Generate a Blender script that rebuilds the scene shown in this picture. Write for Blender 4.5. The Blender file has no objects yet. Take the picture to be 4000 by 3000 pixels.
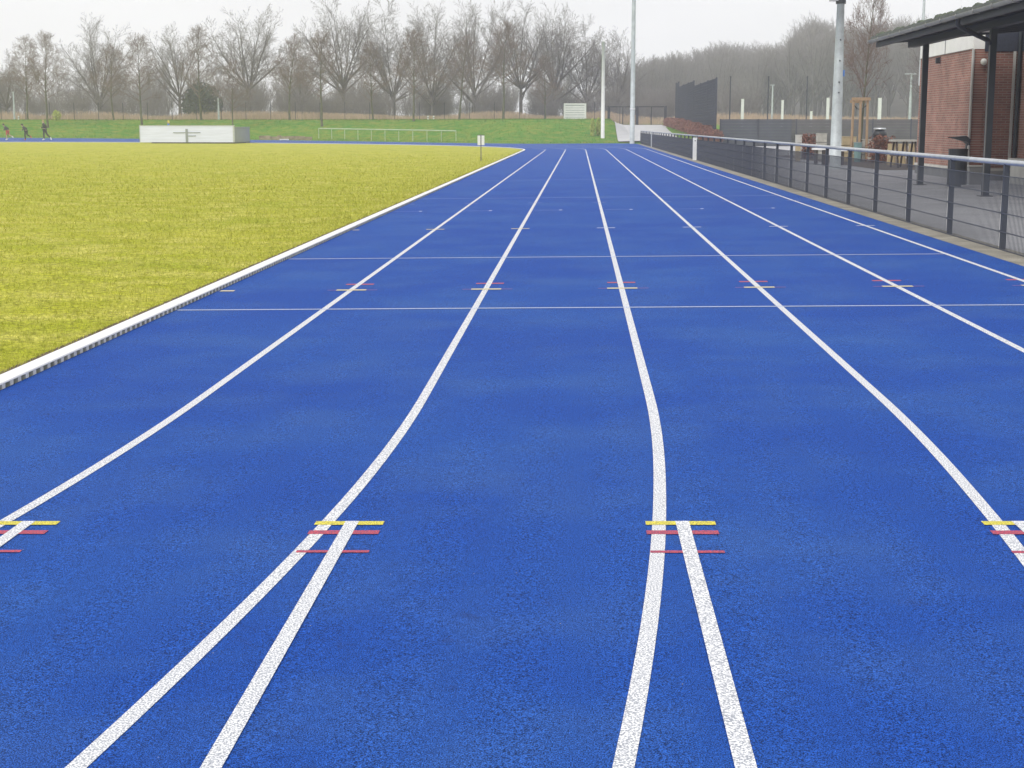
import bpy, bmesh, math, random
import numpy as np
from mathutils import Vector, Matrix

# ------------------------------------------------------------------ scene, camera, light
S = bpy.context.scene
COL = S.collection
R = math.radians
F, PITCH, YAW, TILT, H = 5923.44, 0.168735, 0.0438426, 0.011613, 1.44153   # solved from the lane lines (4000 px frame)
cp, sp, cy, sy = math.cos(PITCH), math.sin(PITCH), math.cos(YAW), math.sin(YAW)
AX_R = Vector((cy, sy, 0)); AX_U = Vector((-sp*sy, sp*cy, cp)); AX_F = Vector((-cp*sy, cp*cy, -sp))
cam_d = bpy.data.cameras.new('camera'); cam = bpy.data.objects.new('camera', cam_d); COL.objects.link(cam)
cam_d.sensor_width = 36; cam_d.lens = 36*F/4000; cam_d.clip_start = .05; cam_d.clip_end = 6000
m = Matrix((AX_R, AX_U, -AX_F)).transposed().to_4x4(); m.translation = (0, 0, H)
cam.matrix_world = m
S.camera = cam

SUN_EL, SUN_AZ = 42, 215           # overcast: a broad soft sun, high behind the left shoulder
W = bpy.data.worlds.new("World"); S.world = W; W.use_nodes = True
nt = W.node_tree; nt.nodes.clear()
sky = nt.nodes.new('ShaderNodeTexSky'); sky.sky_type = 'NISHITA'; sky.sun_disc = False
sky.sun_elevation = R(SUN_EL); sky.sun_rotation = R(SUN_AZ); sky.air_density = 1.0; sky.dust_density = 6.0; sky.ozone_density = 1.0
bw = nt.nodes.new('ShaderNodeRGBToBW')
cloud = nt.nodes.new('ShaderNodeMix'); cloud.data_type = 'RGBA'; cloud.inputs[0].default_value = .93     # cloud layer: greys the blue out
grey = nt.nodes.new('ShaderNodeCombineColor')
even = nt.nodes.new('ShaderNodeMapRange'); even.inputs[1].default_value = 0; even.inputs[2].default_value = 40
even.inputs[3].default_value = 11.0; even.inputs[4].default_value = 12.4
bg = nt.nodes.new('ShaderNodeBackground'); bg.inputs[1].default_value = .098
wo = nt.nodes.new('ShaderNodeOutputWorld')
L = nt.links.new
L(sky.outputs[0], bw.inputs[0]); L(bw.outputs[0], even.inputs[0])
mul = nt.nodes.new('ShaderNodeMath'); mul.operation = 'MULTIPLY'; mul.inputs[1].default_value = 1.02
cn = nt.nodes.new('ShaderNodeTexNoise'); cn.inputs['Scale'].default_value = 3.2; cn.inputs['Detail'].default_value = 5
ct = nt.nodes.new('ShaderNodeTexCoord'); cm = nt.nodes.new('ShaderNodeMapping'); cm.inputs['Scale'].default_value = (1, 1, 3)
L(ct.outputs['Generated'], cm.inputs[0]); L(cm.outputs[0], cn.inputs['Vector'])
cr = nt.nodes.new('ShaderNodeMapRange'); L(cn.outputs['Fac'], cr.inputs[0]); cr.inputs[1].default_value = .3; cr.inputs[2].default_value = .7; cr.inputs[3].default_value = .93; cr.inputs[4].default_value = 1.06
cx_ = nt.nodes.new('ShaderNodeMath'); cx_.operation = 'MULTIPLY'; L(even.outputs[0], cx_.inputs[0]); L(cr.outputs[0], cx_.inputs[1]); even = cx_
L(even.outputs[0], mul.inputs[0])
L(even.outputs[0], grey.inputs[0]); L(even.outputs[0], grey.inputs[1]); L(mul.outputs[0], grey.inputs[2])
L(sky.outputs[0], cloud.inputs[6]); L(grey.outputs[0], cloud.inputs[7]); L(cloud.outputs[2], bg.inputs[0]); L(bg.outputs[0], wo.inputs[0])
sd = bpy.data.lights.new('sun', 'SUN'); sun = bpy.data.objects.new('sun', sd); COL.objects.link(sun)
sd.energy = 1.45; sd.angle = R(25); sd.color = (1, .97, .93)
az = R(SUN_AZ); el = R(SUN_EL)
sdir = Vector((math.sin(az)*math.cos(el), math.cos(az)*math.cos(el), math.sin(el)))   # towards the sun
sun.rotation_euler = sdir.to_track_quat('Z', 'Y').to_euler()
S.view_settings.view_transform = 'Standard'; S.view_settings.look = 'None'
S.view_settings.exposure = 0.08; S.view_settings.gamma = 1
S.render.engine = 'CYCLES'
S.cycles.max_bounces = 6; S.cycles.diffuse_bounces = 3; S.cycles.volume_bounces = 1
try: S.cycles.use_denoising = True
except Exception: pass

rnd = random.Random(7)
def at(px, py, Y):
    """pixel of the 4000 px photograph at distance Y along the straight -> world point"""
    d = AX_R*(px-2000) + AX_U*(1500-py) + AX_F*F
    t = Y/d.y
    return Vector((0, 0, H)) + d*t
def ss(a, b, x):
    t = np.clip((x-a)/(b-a), 0, 1); return t*t*(3-2*t)

# ------------------------------------------------------------------ materials
def mat(name, col, rough=.7, metal=0, var=.12, scale=4, bump=0, bscale=60, spec=.5, col2=None, detail=4, speckle=0, sscale=300, stretch=None):
    """Principled with procedural colour variation, optional speckle and bump."""
    M = bpy.data.materials.new(name); M.use_nodes = True
    t = M.node_tree; b = t.nodes['Principled BSDF']
    b.inputs['Roughness'].default_value = rough; b.inputs['Metallic'].default_value = metal
    b.inputs['Specular IOR Level'].default_value = spec
    co = t.nodes.new('ShaderNodeTexCoord'); out = co.outputs['Object']
    if stretch:
        mp = t.nodes.new('ShaderNodeMapping'); mp.inputs['Scale'].default_value = stretch
        t.links.new(out, mp.inputs[0]); out = mp.outputs[0]
    n = t.nodes.new('ShaderNodeTexNoise'); n.inputs['Scale'].default_value = scale; n.inputs['Detail'].default_value = detail
    t.links.new(out, n.inputs['Vector'])
    ramp = t.nodes.new('ShaderNodeValToRGB'); ramp.color_ramp.elements[0].position = .3; ramp.color_ramp.elements[1].position = .7
    c2 = col2 or tuple(min(1, c*(1+var)) for c in col)
    c1 = col if col2 else tuple(c*(1-var) for c in col)
    ramp.color_ramp.elements[0].color = (*c1, 1); ramp.color_ramp.elements[1].color = (*c2, 1)
    t.links.new(n.outputs['Fac'], ramp.inputs[0]); last = ramp.outputs[0]
    if speckle:
        n2 = t.nodes.new('ShaderNodeTexNoise'); n2.inputs['Scale'].default_value = sscale; n2.inputs['Detail'].default_value = 2
        t.links.new(out, n2.inputs['Vector'])
        r2 = t.nodes.new('ShaderNodeMapRange'); r2.inputs[1].default_value = .35; r2.inputs[2].default_value = .65
        r2.inputs[3].default_value = 1-speckle; r2.inputs[4].default_value = 1+speckle
        t.links.new(n2.outputs['Fac'], r2.inputs[0])
        mx = t.nodes.new('ShaderNodeMix'); mx.data_type = 'RGBA'; mx.blend_type = 'MULTIPLY'; mx.inputs[0].default_value = 1
        t.links.new(last, mx.inputs[6]); t.links.new(r2.outputs[0], mx.inputs[7]); last = mx.outputs[2]
    t.links.new(last, b.inputs['Base Color'])
    if bump:
        n3 = t.nodes.new('ShaderNodeTexNoise'); n3.inputs['Scale'].default_value = bscale; n3.inputs['Detail'].default_value = 3
        t.links.new(out, n3.inputs['Vector'])
        bp = t.nodes.new('ShaderNodeBump'); bp.inputs['Strength'].default_value = bump; bp.inputs['Distance'].default_value = .004 if bscale > 100 else .02
        t.links.new(n3.outputs['Fac'], bp.inputs['Height']); t.links.new(bp.outputs[0], b.inputs['Normal'])
    return M

def track_mat():
    M = bpy.data.materials.new('blue_rubber_granules'); M.use_nodes = True
    t = M.node_tree; b = t.nodes['Principled BSDF']; N = t.nodes.new; K = t.links.new
    b.inputs['Roughness'].default_value = .8; b.inputs['Specular IOR Level'].default_value = .12
    co = N('ShaderNodeTexCoord').outputs['Object']
    def noise(sc, det=3, ro=.5, dist=0):
        n = N('ShaderNodeTexNoise'); n.inputs['Scale'].default_value = sc; n.inputs['Detail'].default_value = det
        n.inputs['Roughness'].default_value = ro; n.inputs['Distortion'].default_value = dist
        K(co, n.inputs['Vector']); return n.outputs['Fac']
    def mr(x, a, b_, c, d):
        r = N('ShaderNodeMapRange'); K(x, r.inputs[0])
        for i, v in enumerate((a, b_, c, d)): r.inputs[i+1].default_value = v
        return r.outputs[0]
    def mix(kind, fac, a, c):
        x = N('ShaderNodeMix'); x.data_type = 'RGBA'; x.blend_type = kind
        if isinstance(fac, float): x.inputs[0].default_value = fac
        else: K(fac, x.inputs[0])
        for s, v in ((6, a), (7, c)):
            if isinstance(v, tuple): x.inputs[s].default_value = (*v, 1)
            else: K(v, x.inputs[s])
        return x.outputs[2]
    c = mix('MIX', mr(noise(.55, 4), .38, .68, 0, 1), (.010, .062, .315), (.018, .083, .335))       # broad cloudy wear
    c = mix('MIX', mr(noise(1.1, 6, .6), .45, .75, 0, .32), c, (.055, .118, .30))                 # dusty patches
    c = mix('MIX', mr(noise(7, 5, .65, .4), .62, .75, 0, .5), c, (.018, .036, .13))                # small dark scuffs
    g1 = mr(noise(270, 2), .40, .60, .28, 1.72); g2 = mr(noise(70, 3), .33, .67, .80, 1.20)
    c = mix('MULTIPLY', 1.0, c, g1); c = mix('MULTIPLY', 1.0, c, g2)
    vor = N('ShaderNodeTexVoronoi'); vor.inputs['Scale'].default_value = 9; K(co, vor.inputs['Vector'])
    c = mix('MIX', mr(vor.outputs['Distance'], .010, .022, 1, 0), c, (.45, .42, .34))             # stray grit
    K(c, b.inputs['Base Color'])
    bp = N('ShaderNodeBump'); bp.inputs['Strength'].default_value = .8; bp.inputs['Distance'].default_value = .003
    K(noise(260, 3), bp.inputs['Height']); K(bp.outputs[0], b.inputs['Normal'])
    return M

def paint_mat(name, col, dark, wear=.5):
    """painted granules: paint with dark pores between the grains"""
    M = bpy.data.materials.new(name); M.use_nodes = True
    t = M.node_tree; b = t.nodes['Principled BSDF']; N = t.nodes.new; K = t.links.new
    b.inputs['Roughness'].default_value = .6
    co = N('ShaderNodeTexCoord').outputs['Object']
    n = N('ShaderNodeTexNoise'); n.inputs['Scale'].default_value = 190; n.inputs['Detail'].default_value = 2; K(co, n.inputs['Vector'])
    r = N('ShaderNodeMapRange'); K(n.outputs['Fac'], r.inputs[0])
    r.inputs[1].default_value = .43; r.inputs[2].default_value = .58; r.inputs[3].default_value = wear; r.inputs[4].default_value = 0
    x = N('ShaderNodeMix'); x.data_type = 'RGBA'; K(r.outputs[0], x.inputs[0]); x.inputs[6].default_value = (*col, 1); x.inputs[7].default_value = (*dark, 1)
    K(x.outputs[2], b.inputs['Base Color'])
    bp = N('ShaderNodeBump'); bp.inputs['Strength'].default_value = .6; bp.inputs['Distance'].default_value = .002
    K(n.outputs['Fac'], bp.inputs['Height']); K(bp.outputs[0], b.inputs['Normal'])
    return M

def brick_mat(name, axis, c1, c2, mortar):
    M = bpy.data.materials.new(name); M.use_nodes = True
    t = M.node_tree; b = t.nodes['Principled BSDF']; N = t.nodes.new; K = t.links.new
    b.inputs['Roughness'].default_value = .85
    co = N('ShaderNodeTexCoord').outputs['Object']; s = N('ShaderNodeSeparateXYZ'); K(co, s.inputs[0])
    c = N('ShaderNodeCombineXYZ'); K(s.outputs[axis], c.inputs[0]); K(s.outputs[2], c.inputs[1])
    br = N('ShaderNodeTexBrick'); K(c.outputs[0], br.inputs['Vector']); br.inputs['Scale'].default_value = 1
    br.inputs['Brick Width'].default_value = .22; br.inputs['Row Height'].default_value = .0625; br.inputs['Mortar Size'].default_value = .010
    br.inputs['Color1'].default_value = (*c1, 1); br.inputs['Color2'].default_value = (*c2, 1); br.inputs['Mortar'].default_value = (*mortar, 1)
    n = N('ShaderNodeTexNoise'); n.inputs['Scale'].default_value = 1.7; n.inputs['Detail'].default_value = 6; K(co, n.inputs['Vector'])
    r = N('ShaderNodeMapRange'); K(n.outputs['Fac'], r.inputs[0]); r.inputs[1].default_value = .3; r.inputs[2].default_value = .7; r.inputs[3].default_value = .75; r.inputs[4].default_value = 1.25
    x = N('ShaderNodeMix'); x.data_type = 'RGBA'; x.blend_type = 'MULTIPLY'; x.inputs[0].default_value = 1; K(br.outputs['Color'], x.inputs[6]); K(r.outputs[0], x.inputs[7])
    K(x.outputs[2], b.inputs['Base Color'])
    bp = N('ShaderNodeBump'); bp.inputs['Strength'].default_value = .5; bp.inputs['Distance'].default_value = .01; bp.invert = True
    K(br.outputs['Fac'], bp.inputs['Height']); K(bp.outputs[0], b.inputs['Normal'])
    return M

def field_mat(name, a, b2, c3, streak=1.0):
    """short grass seen at a grazing angle: patches + fine tufts"""
    M = bpy.data.materials.new(name); M.use_nodes = True
    t = M.node_tree; b = t.nodes['Principled BSDF']; N = t.nodes.new; K = t.links.new
    b.inputs['Roughness'].default_value = .9; b.inputs['Specular IOR Level'].default_value = .15
    co = N('ShaderNodeTexCoord').outputs['Object']
    def noise(sc, det=4, st=None):
        n = N('ShaderNodeTexNoise'); n.inputs['Scale'].default_value = sc; n.inputs['Detail'].default_value = det
        if st:
            mp = N('ShaderNodeMapping'); mp.inputs['Scale'].default_value = st; K(co, mp.inputs[0]); K(mp.outputs[0], n.inputs['Vector'])
        else: K(co, n.inputs['Vector'])
        return n.outputs['Fac']
    def mr(x, p, q, c, d):
        r = N('ShaderNodeMapRange'); K(x, r.inputs[0])
        for i, v in enumerate((p, q, c, d)): r.inputs[i+1].default_value = v
        return r.outputs[0]
    def mix(kind, fac, u, v):
        x = N('ShaderNodeMix'); x.data_type = 'RGBA'; x.blend_type = kind
        if isinstance(fac, float): x.inputs[0].default_value = fac
        else: K(fac, x.inputs[0])
        for s_, w in ((6, u), (7, w_ := v)):
            if isinstance(w, tuple): x.inputs[s_].default_value = (*w, 1)
            else: K(w, x.inputs[s_])
        return x.outputs[2]
    c = mix('MIX', mr(noise(.35, 6, (.8, 1, 1)), .36, .64, 0, 1), a, b2)
    c = mix('MIX', mr(noise(1.5, 6, (.85, 1, 1)), .42, .68, 0, .9), c, c3)
    c = mix('MULTIPLY', 1.0, c, mr(noise(22, 4), .3, .7, .5, 1.5))
    c = mix('MULTIPLY', 1.0, c, mr(noise(80, 2), .3, .7, .62, 1.38))
    K(c, b.inputs['Base Color'])
    bp = N('ShaderNodeBump'); bp.inputs['Strength'].default_value = .7; bp.inputs['Distance'].default_value = .03
    K(noise(45, 4), bp.inputs['Height']); K(bp.outputs[0], b.inputs['Normal'])
    return M

MT = {}
MT['track'] = track_mat()
MT['white_paint'] = paint_mat('white_line_paint', (.90, .90, .91), (.28, .30, .35), .95)
MT['thin_paint'] = paint_mat('thin_line_paint', (.62, .66, .80), (.20, .28, .55), .9)
MT['faint_paint'] = paint_mat('worn_line_paint', (.30, .38, .66), (.06, .12, .45), 1)
MT['yellow_paint'] = paint_mat('yellow_mark_paint', (.85, .74, .05), (.30, .26, .05), .9)
MT['cream_paint'] = paint_mat('cream_mark_paint', (.72, .62, .35), (.3, .27, .2), .5)
MT['red_paint'] = paint_mat('red_mark_paint', (.60, .05, .085), (.12, .03, .10), .9)
MT['faded_red'] = paint_mat('faded_red_paint', (.26, .08, .28), (.08, .08, .36), .8)
MT['kerb_white'] = mat('kerb_white', (.82, .82, .80), .5, var=.06, scale=3, speckle=.03, sscale=40)
MT['kerb_face'] = mat('kerb_face', (.62, .62, .58), .8, var=.15, scale=9)
MT['slot_shade'] = mat('slot_shade', (.006, .006, .006), .9)  # near-black stands in for the shade inside the kerb slots
MT['soil'] = mat('soil', (.10, .07, .04), .95, var=.3, scale=12)
MT['infield'] = field_mat('dry_yellow_turf', (.40, .40, .030), (.33, .36, .020), (.53, .49, .11))
MT['bank'] = field_mat('green_bank_grass', (.060, .215, .016), (.115, .245, .022), (.24, .26, .040))
MT['asphalt'] = mat('asphalt', (.40, .40, .41), .85, var=.16, scale=.7, detail=6, speckle=.22, sscale=120, bump=.5, bscale=150)
MT['path'] = mat('pale_path', (.50, .50, .50), .85, var=.08, scale=1.2, speckle=.08, sscale=40)
MT['concrete'] = mat('kerb_concrete', (.27, .25, .205), .9, var=.28, scale=2.5, detail=7, speckle=.2, sscale=70, bump=.4, bscale=60)
MT['anthracite'] = mat('anthracite_coating', (.030, .036, .052), .45, var=.15, scale=8)
MT['screen'] = mat('screen_coating', (.034, .041, .062), .5, var=.1, scale=.5)
MT['wire'] = mat('anthracite_wire', (.062, .070, .092), .5, var=.1, scale=8)
MT['galv'] = mat('galvanised_steel', (.50, .52, .54), .42, metal=.55, var=.10, scale=6, detail=6)
MT['mast'] = mat('galvanised_mast', (.50, .545, .555), .55, metal=.25, var=.14, scale=3.5, detail=7, speckle=.06, sscale=25)
MT['white'] = mat('white_coating', (.78, .78, .77), .5, var=.05, scale=3)
MT['offwhite'] = mat('offwhite_panel', (.80, .79, .75), .6, var=.06, scale=2)
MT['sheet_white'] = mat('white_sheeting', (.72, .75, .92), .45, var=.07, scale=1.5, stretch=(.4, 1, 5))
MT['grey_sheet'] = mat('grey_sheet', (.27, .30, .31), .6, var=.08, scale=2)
MT['black'] = mat('black_metal', (.020, .023, .028), .45, var=.2, scale=6)
MT['navy'] = mat('navy_timber', (.026, .031, .050), .6, var=.22, scale=3, stretch=(6, .5, 6))
MT['column'] = mat('column_navy', (.022, .028, .036), .5, var=.2, scale=3)
MT['flange'] = mat('column_flange', (.13, .125, .12), .6, var=.15, scale=4)
MT['gutter'] = mat('zinc_gutter', (.34, .335, .32), .5, metal=.3, var=.15, scale=4)
MT['roof'] = mat('roof_edge', (.115, .125, .115), .8, var=.2, scale=6)
MT['sedum'] = mat('roof_moss', (.10, .12, .085), .95, var=.4, scale=14)
MT['brick_y'] = brick_mat('brick_lit_tone', 1, (.325, .140, .100), (.235, .095, .068), (.32, .25, .215))  # lit copy of the brick: brighter track side put into the colours
MT['brick_x'] = brick_mat('brick_shade_tone', 0, (.29, .120, .088), (.20, .080, .058), (.28, .215, .185))  # same brick darkened: shade on the end wall painted into the colours
MT['plinth'] = mat('plinth_render', (.24, .24, .235), .85, var=.15, scale=2, detail=6)
MT['ledge'] = mat('plinth_ledge', (.50, .49, .46), .8, var=.1, scale=4)
MT['timber'] = mat('stake_timber', (.34, .235, .145), .8, var=.18, scale=5, stretch=(6, 6, 1))
MT['pale_timber'] = mat('pale_timber', (.40, .32, .19), .8, var=.2, scale=6)
MT['grey_timber'] = mat('weathered_timber', (.40, .39, .35), .85, var=.2, scale=7)
MT['dark_timber'] = mat('dark_timber', (.07, .05, .04), .8, var=.3, scale=7)
MT['bark'] = mat('bark', (.105, .093, .080), .9, var=.35, scale=5, detail=7)
MT['green_bark'] = mat('mossy_bark', (.115, .115, .070), .9, var=.4, scale=2.2, detail=7)
MT['twig'] = mat('twigs_grey', (.215, .195, .180), .9, var=.25, scale=1.2)
MT['twig_brown'] = mat('twigs_brown', (.215, .160, .135), .9, var=.25, scale=1.2)
MT['reed'] = mat('dry_reed', (.47, .34, .245), .9, var=.22, scale=.5, detail=6)
MT['beech'] = mat('beech_leaf', (.205, .088, .060), .8, var=.4, scale=9)
MT['leaf'] = mat('pale_leaf', (.46, .52, .13), .7, var=.25, scale=8)
MT['conifer'] = mat('dark_needles', (.035, .055, .032), .8, var=.35, scale=3)
MT['blade'] = mat('grass_blade', (.60, .55, .12), .8, var=.0, scale=30, col2=(.26, .315, .015), spec=.2)
MT['skin'] = mat('skin', (.52, .34, .25), .6, var=.05)
MT['cloth_black'] = mat('black_cloth', (.022, .022, .026), .85, var=.3, scale=9)
MT['cloth_grey'] = mat('charcoal_cloth', (.045, .047, .055), .85, var=.3, scale=9)
MT['cloth_red'] = mat('red_cloth', (.55, .07, .05), .8, var=.15, scale=9)
MT['cloth_blue'] = mat('blue_cloth', (.03, .20, .62), .7, var=.12, scale=9)
MT['cloth_yellow'] = mat('yellow_knit', (.80, .66, .10), .8, var=.1, scale=20)
MT['hair_blond'] = mat('blond_hair', (.42, .33, .12), .7, var=.2, scale=40)
MT['hair_dark'] = mat('dark_hair', (.03, .022, .018), .6, var=.2, scale=40)
MT['hillfloor'] = mat('leaf_litter_slope', (.15, .135, .12), .95, var=.25, scale=.06, detail=8)
MT['dark_line'] = mat('board_line', (.42, .43, .45), .6, var=.1)
MT['glass_lamp'] = mat('opal_lamp', (.74, .73, .68), .35, var=.05)
MT['rubble'] = mat('rubble_stone', (.30, .24, .17), .9, var=.4, scale=2.5, detail=3)
MT['meadow'] = mat('far_meadow', (.10, .20, .055), .95, var=.15, scale=.05)

# ------------------------------------------------------------------ mesh helpers
class MB:
    def __init__(s): s.v = []; s.f = []; s.m = []; s.cm = 0
    def add(s, vs, fs):
        o = len(s.v); s.v += [tuple(p) for p in vs]
        for f in fs: s.f.append(tuple(i+o for i in f)); s.m.append(s.cm)
    def box(s, x0, x1, y0, y1, z0, z1):
        s.add([(x0,y0,z0),(x1,y0,z0),(x1,y1,z0),(x0,y1,z0),(x0,y0,z1),(x1,y0,z1),(x1,y1,z1),(x0,y1,z1)],
              [(0,3,2,1),(4,5,6,7),(0,1,5,4),(1,2,6,5),(2,3,7,6),(3,0,4,7)])
    def bar(s, p0, p1, w, d, up=(0,0,1)):
        p0, p1 = Vector(p0), Vector(p1); t = (p1-p0).normalized(); up = Vector(up)
        if abs(t.dot(up)) > .98: up = Vector((0,1,0))
        a = t.cross(up).normalized()*w/2; b = t.cross(a).normalized()*d/2
        q = [p+i*a+j*b for p in (p0, p1) for i, j in ((-1,-1),(1,-1),(1,1),(-1,1))]
        s.add(q, [(0,1,2,3),(7,6,5,4),(0,4,5,1),(1,5,6,2),(2,6,7,3),(3,7,4,0)])
    def tube(s, pts, rad, n=8, cap=True):
        pts = [Vector(p) for p in pts]
        if not hasattr(rad, '__len__'): rad = [rad]*len(pts)
        vs = []
        for i, p in enumerate(pts):
            t = (pts[min(i+1, len(pts)-1)]-pts[max(i-1, 0)]).normalized()
            ref = Vector((0,0,1)) if abs(t.z) < .9 else Vector((1,0,0))
            a = t.cross(ref).normalized(); b = t.cross(a)
            vs += [p+(a*math.cos(2*math.pi*k/n)+b*math.sin(2*math.pi*k/n))*rad[i] for k in range(n)]
        fs = [(i*n+k, i*n+(k+1)%n, (i+1)*n+(k+1)%n, (i+1)*n+k) for i in range(len(pts)-1) for k in range(n)]
        if cap: fs += [tuple(range(n)), tuple(range((len(pts)-1)*n, len(pts)*n))[::-1]]
        s.add(vs, fs)
    def ball(s, c, r, n=10, k=6, sq=(1,1,1)):
        c = Vector(c); vs = [c+Vector((0,0,-r*sq[2]))]
        for i in range(1, k):
            a = -math.pi/2+math.pi*i/k
            vs += [c+Vector((r*sq[0]*math.cos(a)*math.cos(2*math.pi*j/n), r*sq[1]*math.cos(a)*math.sin(2*math.pi*j/n), r*sq[2]*math.sin(a))) for j in range(n)]
        vs.append(c+Vector((0,0,r*sq[2])))
        fs = [(0, 1+(j+1)%n, 1+j) for j in range(n)]
        fs += [(1+i*n+j, 1+i*n+(j+1)%n, 1+(i+1)*n+(j+1)%n, 1+(i+1)*n+j) for i in range(k-2) for j in range(n)]
        e = len(vs)-1; fs += [(e, e-n+j, e-n+(j+1)%n) for j in range(n)]
        s.add(vs, fs)
    def grid(s, rows):
        n = len(rows[0]); vs = [p for r in rows for p in r]
        s.add(vs, [(i*n+j, i*n+j+1, (i+1)*n+j+1, (i+1)*n+j) for i in range(len(rows)-1) for j in range(n-1)])
    def build(s, name, mats, parent=None, smooth=False):
        me = bpy.data.meshes.new(name); me.from_pydata(s.v, [], s.f)
        for x in (mats if isinstance(mats, (list, tuple)) else [mats]): me.materials.append(MT[x] if isinstance(x, str) else x)
        if len(me.materials) > 1: me.polygons.foreach_set('material_index', s.m)
        if smooth: me.polygons.foreach_set('use_smooth', [True]*len(me.polygons))
        me.update(); o = bpy.data.objects.new(name, me); COL.objects.link(o)
        if parent:
            o.parent = parent
        return o

def np_mesh(name, V, Fq, mats, parent=None, mi=None, smooth=False):
    """fast mesh from numpy arrays: V (n,3), Fq (m,k)"""
    me = bpy.data.meshes.new(name); k = Fq.shape[1]
    me.vertices.add(len(V)); me.vertices.foreach_set('co', np.asarray(V, np.float32).ravel())
    me.loops.add(Fq.size); me.loops.foreach_set('vertex_index', Fq.ravel().astype(np.int32))
    me.polygons.add(len(Fq)); me.polygons.foreach_set('loop_start', np.arange(0, Fq.size, k, dtype=np.int32))
    try: me.polygons.foreach_set('loop_total', np.full(len(Fq), k, np.int32))
    except Exception: pass
    for x in mats: me.materials.append(MT[x])
    if mi is not None: me.polygons.foreach_set('material_index', mi.astype(np.int32))
    if smooth: me.polygons.foreach_set('use_smooth', np.ones(len(Fq), bool))
    me.update(calc_edges=True); me.validate()
    o = bpy.data.objects.new(name, me); COL.objects.link(o)
    if parent: o.parent = parent
    return o

def thing(name, label, cat, loc=(0,0,0), group=None, rz=0):
    o = bpy.data.objects.new(name, None); COL.objects.link(o); o.location = loc; o.rotation_euler = (0,0,rz)
    o.empty_display_size = .2; o['label'] = label; o['category'] = cat
    if group: o['group'] = group
    return o
def tag(o, label, cat, group=None):
    o['label'] = label; o['category'] = cat
    if group: o['group'] = group
    return o
def struct(o, kind='structure'): o['kind'] = kind; return o
def copy_tree(o, parent=None):
    c = o.copy(); COL.objects.link(c)
    if parent: c.parent = parent
    for ch in [x for x in list(bpy.data.objects) if x.parent == o and x != c]: copy_tree(ch, c)
    return c

# ------------------------------------------------------------------ terrain
X0 = .388; XIN = X0-3*1.22; CX = XIN-36.5; YA, YB = 8.06, 92.45      # L3 line, inner edge, bend centres
XOUT = 4.47; RO = XOUT-CX
def ramp(x, y): return ss(60, 125, y)*np.clip((-12-x)/40, 0, 1)*.33*(.3+.7*np.clip((np.hypot(x-CX, y-YB)-36.5)/7, 0, 1))
def zt(x, y):
    """track surface: cross fall towards the infield, round the far bend as well"""
    u = np.where(y > YB, np.hypot(x-CX, y-YB)+CX, x)
    return TILT*np.minimum(u, XOUT)+ramp(x, y)
def blue_edge(x): return 119+.5*(x+4.3)
def zg(x, y):
    """ground outside the track"""
    x = np.asarray(x, float); y = np.asarray(y, float)
    r = np.hypot(x-CX, y-YB)
    d1 = np.where(y > YB, r-RO, np.abs(x-CX)-RO); d2 = (y-blue_edge(x))*.85
    d = np.where(x > -4.3, d2, np.where(x < -9, d1, d1+(d2-d1)*(x+9)/4.7))
    bank = .02+TILT*XOUT+ramp(x, y)+ss(1.2, 15, d)*(1.92-ramp(x, y))
    path = .06+np.clip((y-119)/36, 0, 1)*1.36+ss(155, 175, y)*.55
    w = ss(2.6, 4.6, x)
    side = .06+ss(8.3, 8.9, x)*(1-ss(10, 11.5, x))*ss(108.5, 110, y)*np.clip(.85+(y-110)/40*.6, 0, 2)*(1-ss(150, 160, y))
    right = np.maximum(path, side)
    z = bank*(1-w)+right*w
    z = np.where((y < 100) & (x > 4), .058, z)
    hill = ss(35, 110, x+(y-300)*.18)*ss(225, 430, y)*9+ss(-40, 60, x)*ss(330, 620, y)*4
    return z+hill
def inside(x, y):
    r = np.hypot(x-CX, y-YB)
    a = (y > YB) & (r < RO-.2); b = (y <= YB) & (x < XOUT) & (x > CX-RO)
    c = (x > -9) & (x < 4.6) & (y > YB) & (y < blue_edge(x)-.3)
    d = (x > 4) & (y < 107) & (y > -40) & (x < 40)
    return a | b | c | d
gx = np.unique(np.concatenate([np.linspace(-440, -110, 20), np.arange(-110, 46, 1.), np.linspace(46, 440, 40)]))
gy = np.unique(np.concatenate([np.linspace(-80, -20, 4), np.arange(-20, 90, 5.), np.arange(90, 200, 1.), np.linspace(200, 660, 60)]))
GX, GY = np.meshgrid(gx, gy); GZ = zg(GX, GY)-np.where(inside(GX, GY), .12, 0)
idx = np.arange(GX.size).reshape(GX.shape)
quad = np.stack([idx[:-1,:-1], idx[:-1,1:], idx[1:,1:], idx[1:,:-1]], -1).reshape(-1, 4)
cxq = (GX[:-1,:-1]+GX[1:,1:]).ravel()/2; cyq = (GY[:-1,:-1]+GY[1:,1:]).ravel()/2
mi = np.where(cyq > 172, 1, 0); mi = np.where((cyq > 205) & (cxq > -20) & (cxq < 45) & (cyq < 260), 2, mi)
struct(np_mesh('ground', np.stack([GX, GY, GZ], -1).reshape(-1, 3), quad, ['bank', 'hillfloor', 'meadow'], mi=mi, smooth=True))

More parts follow.
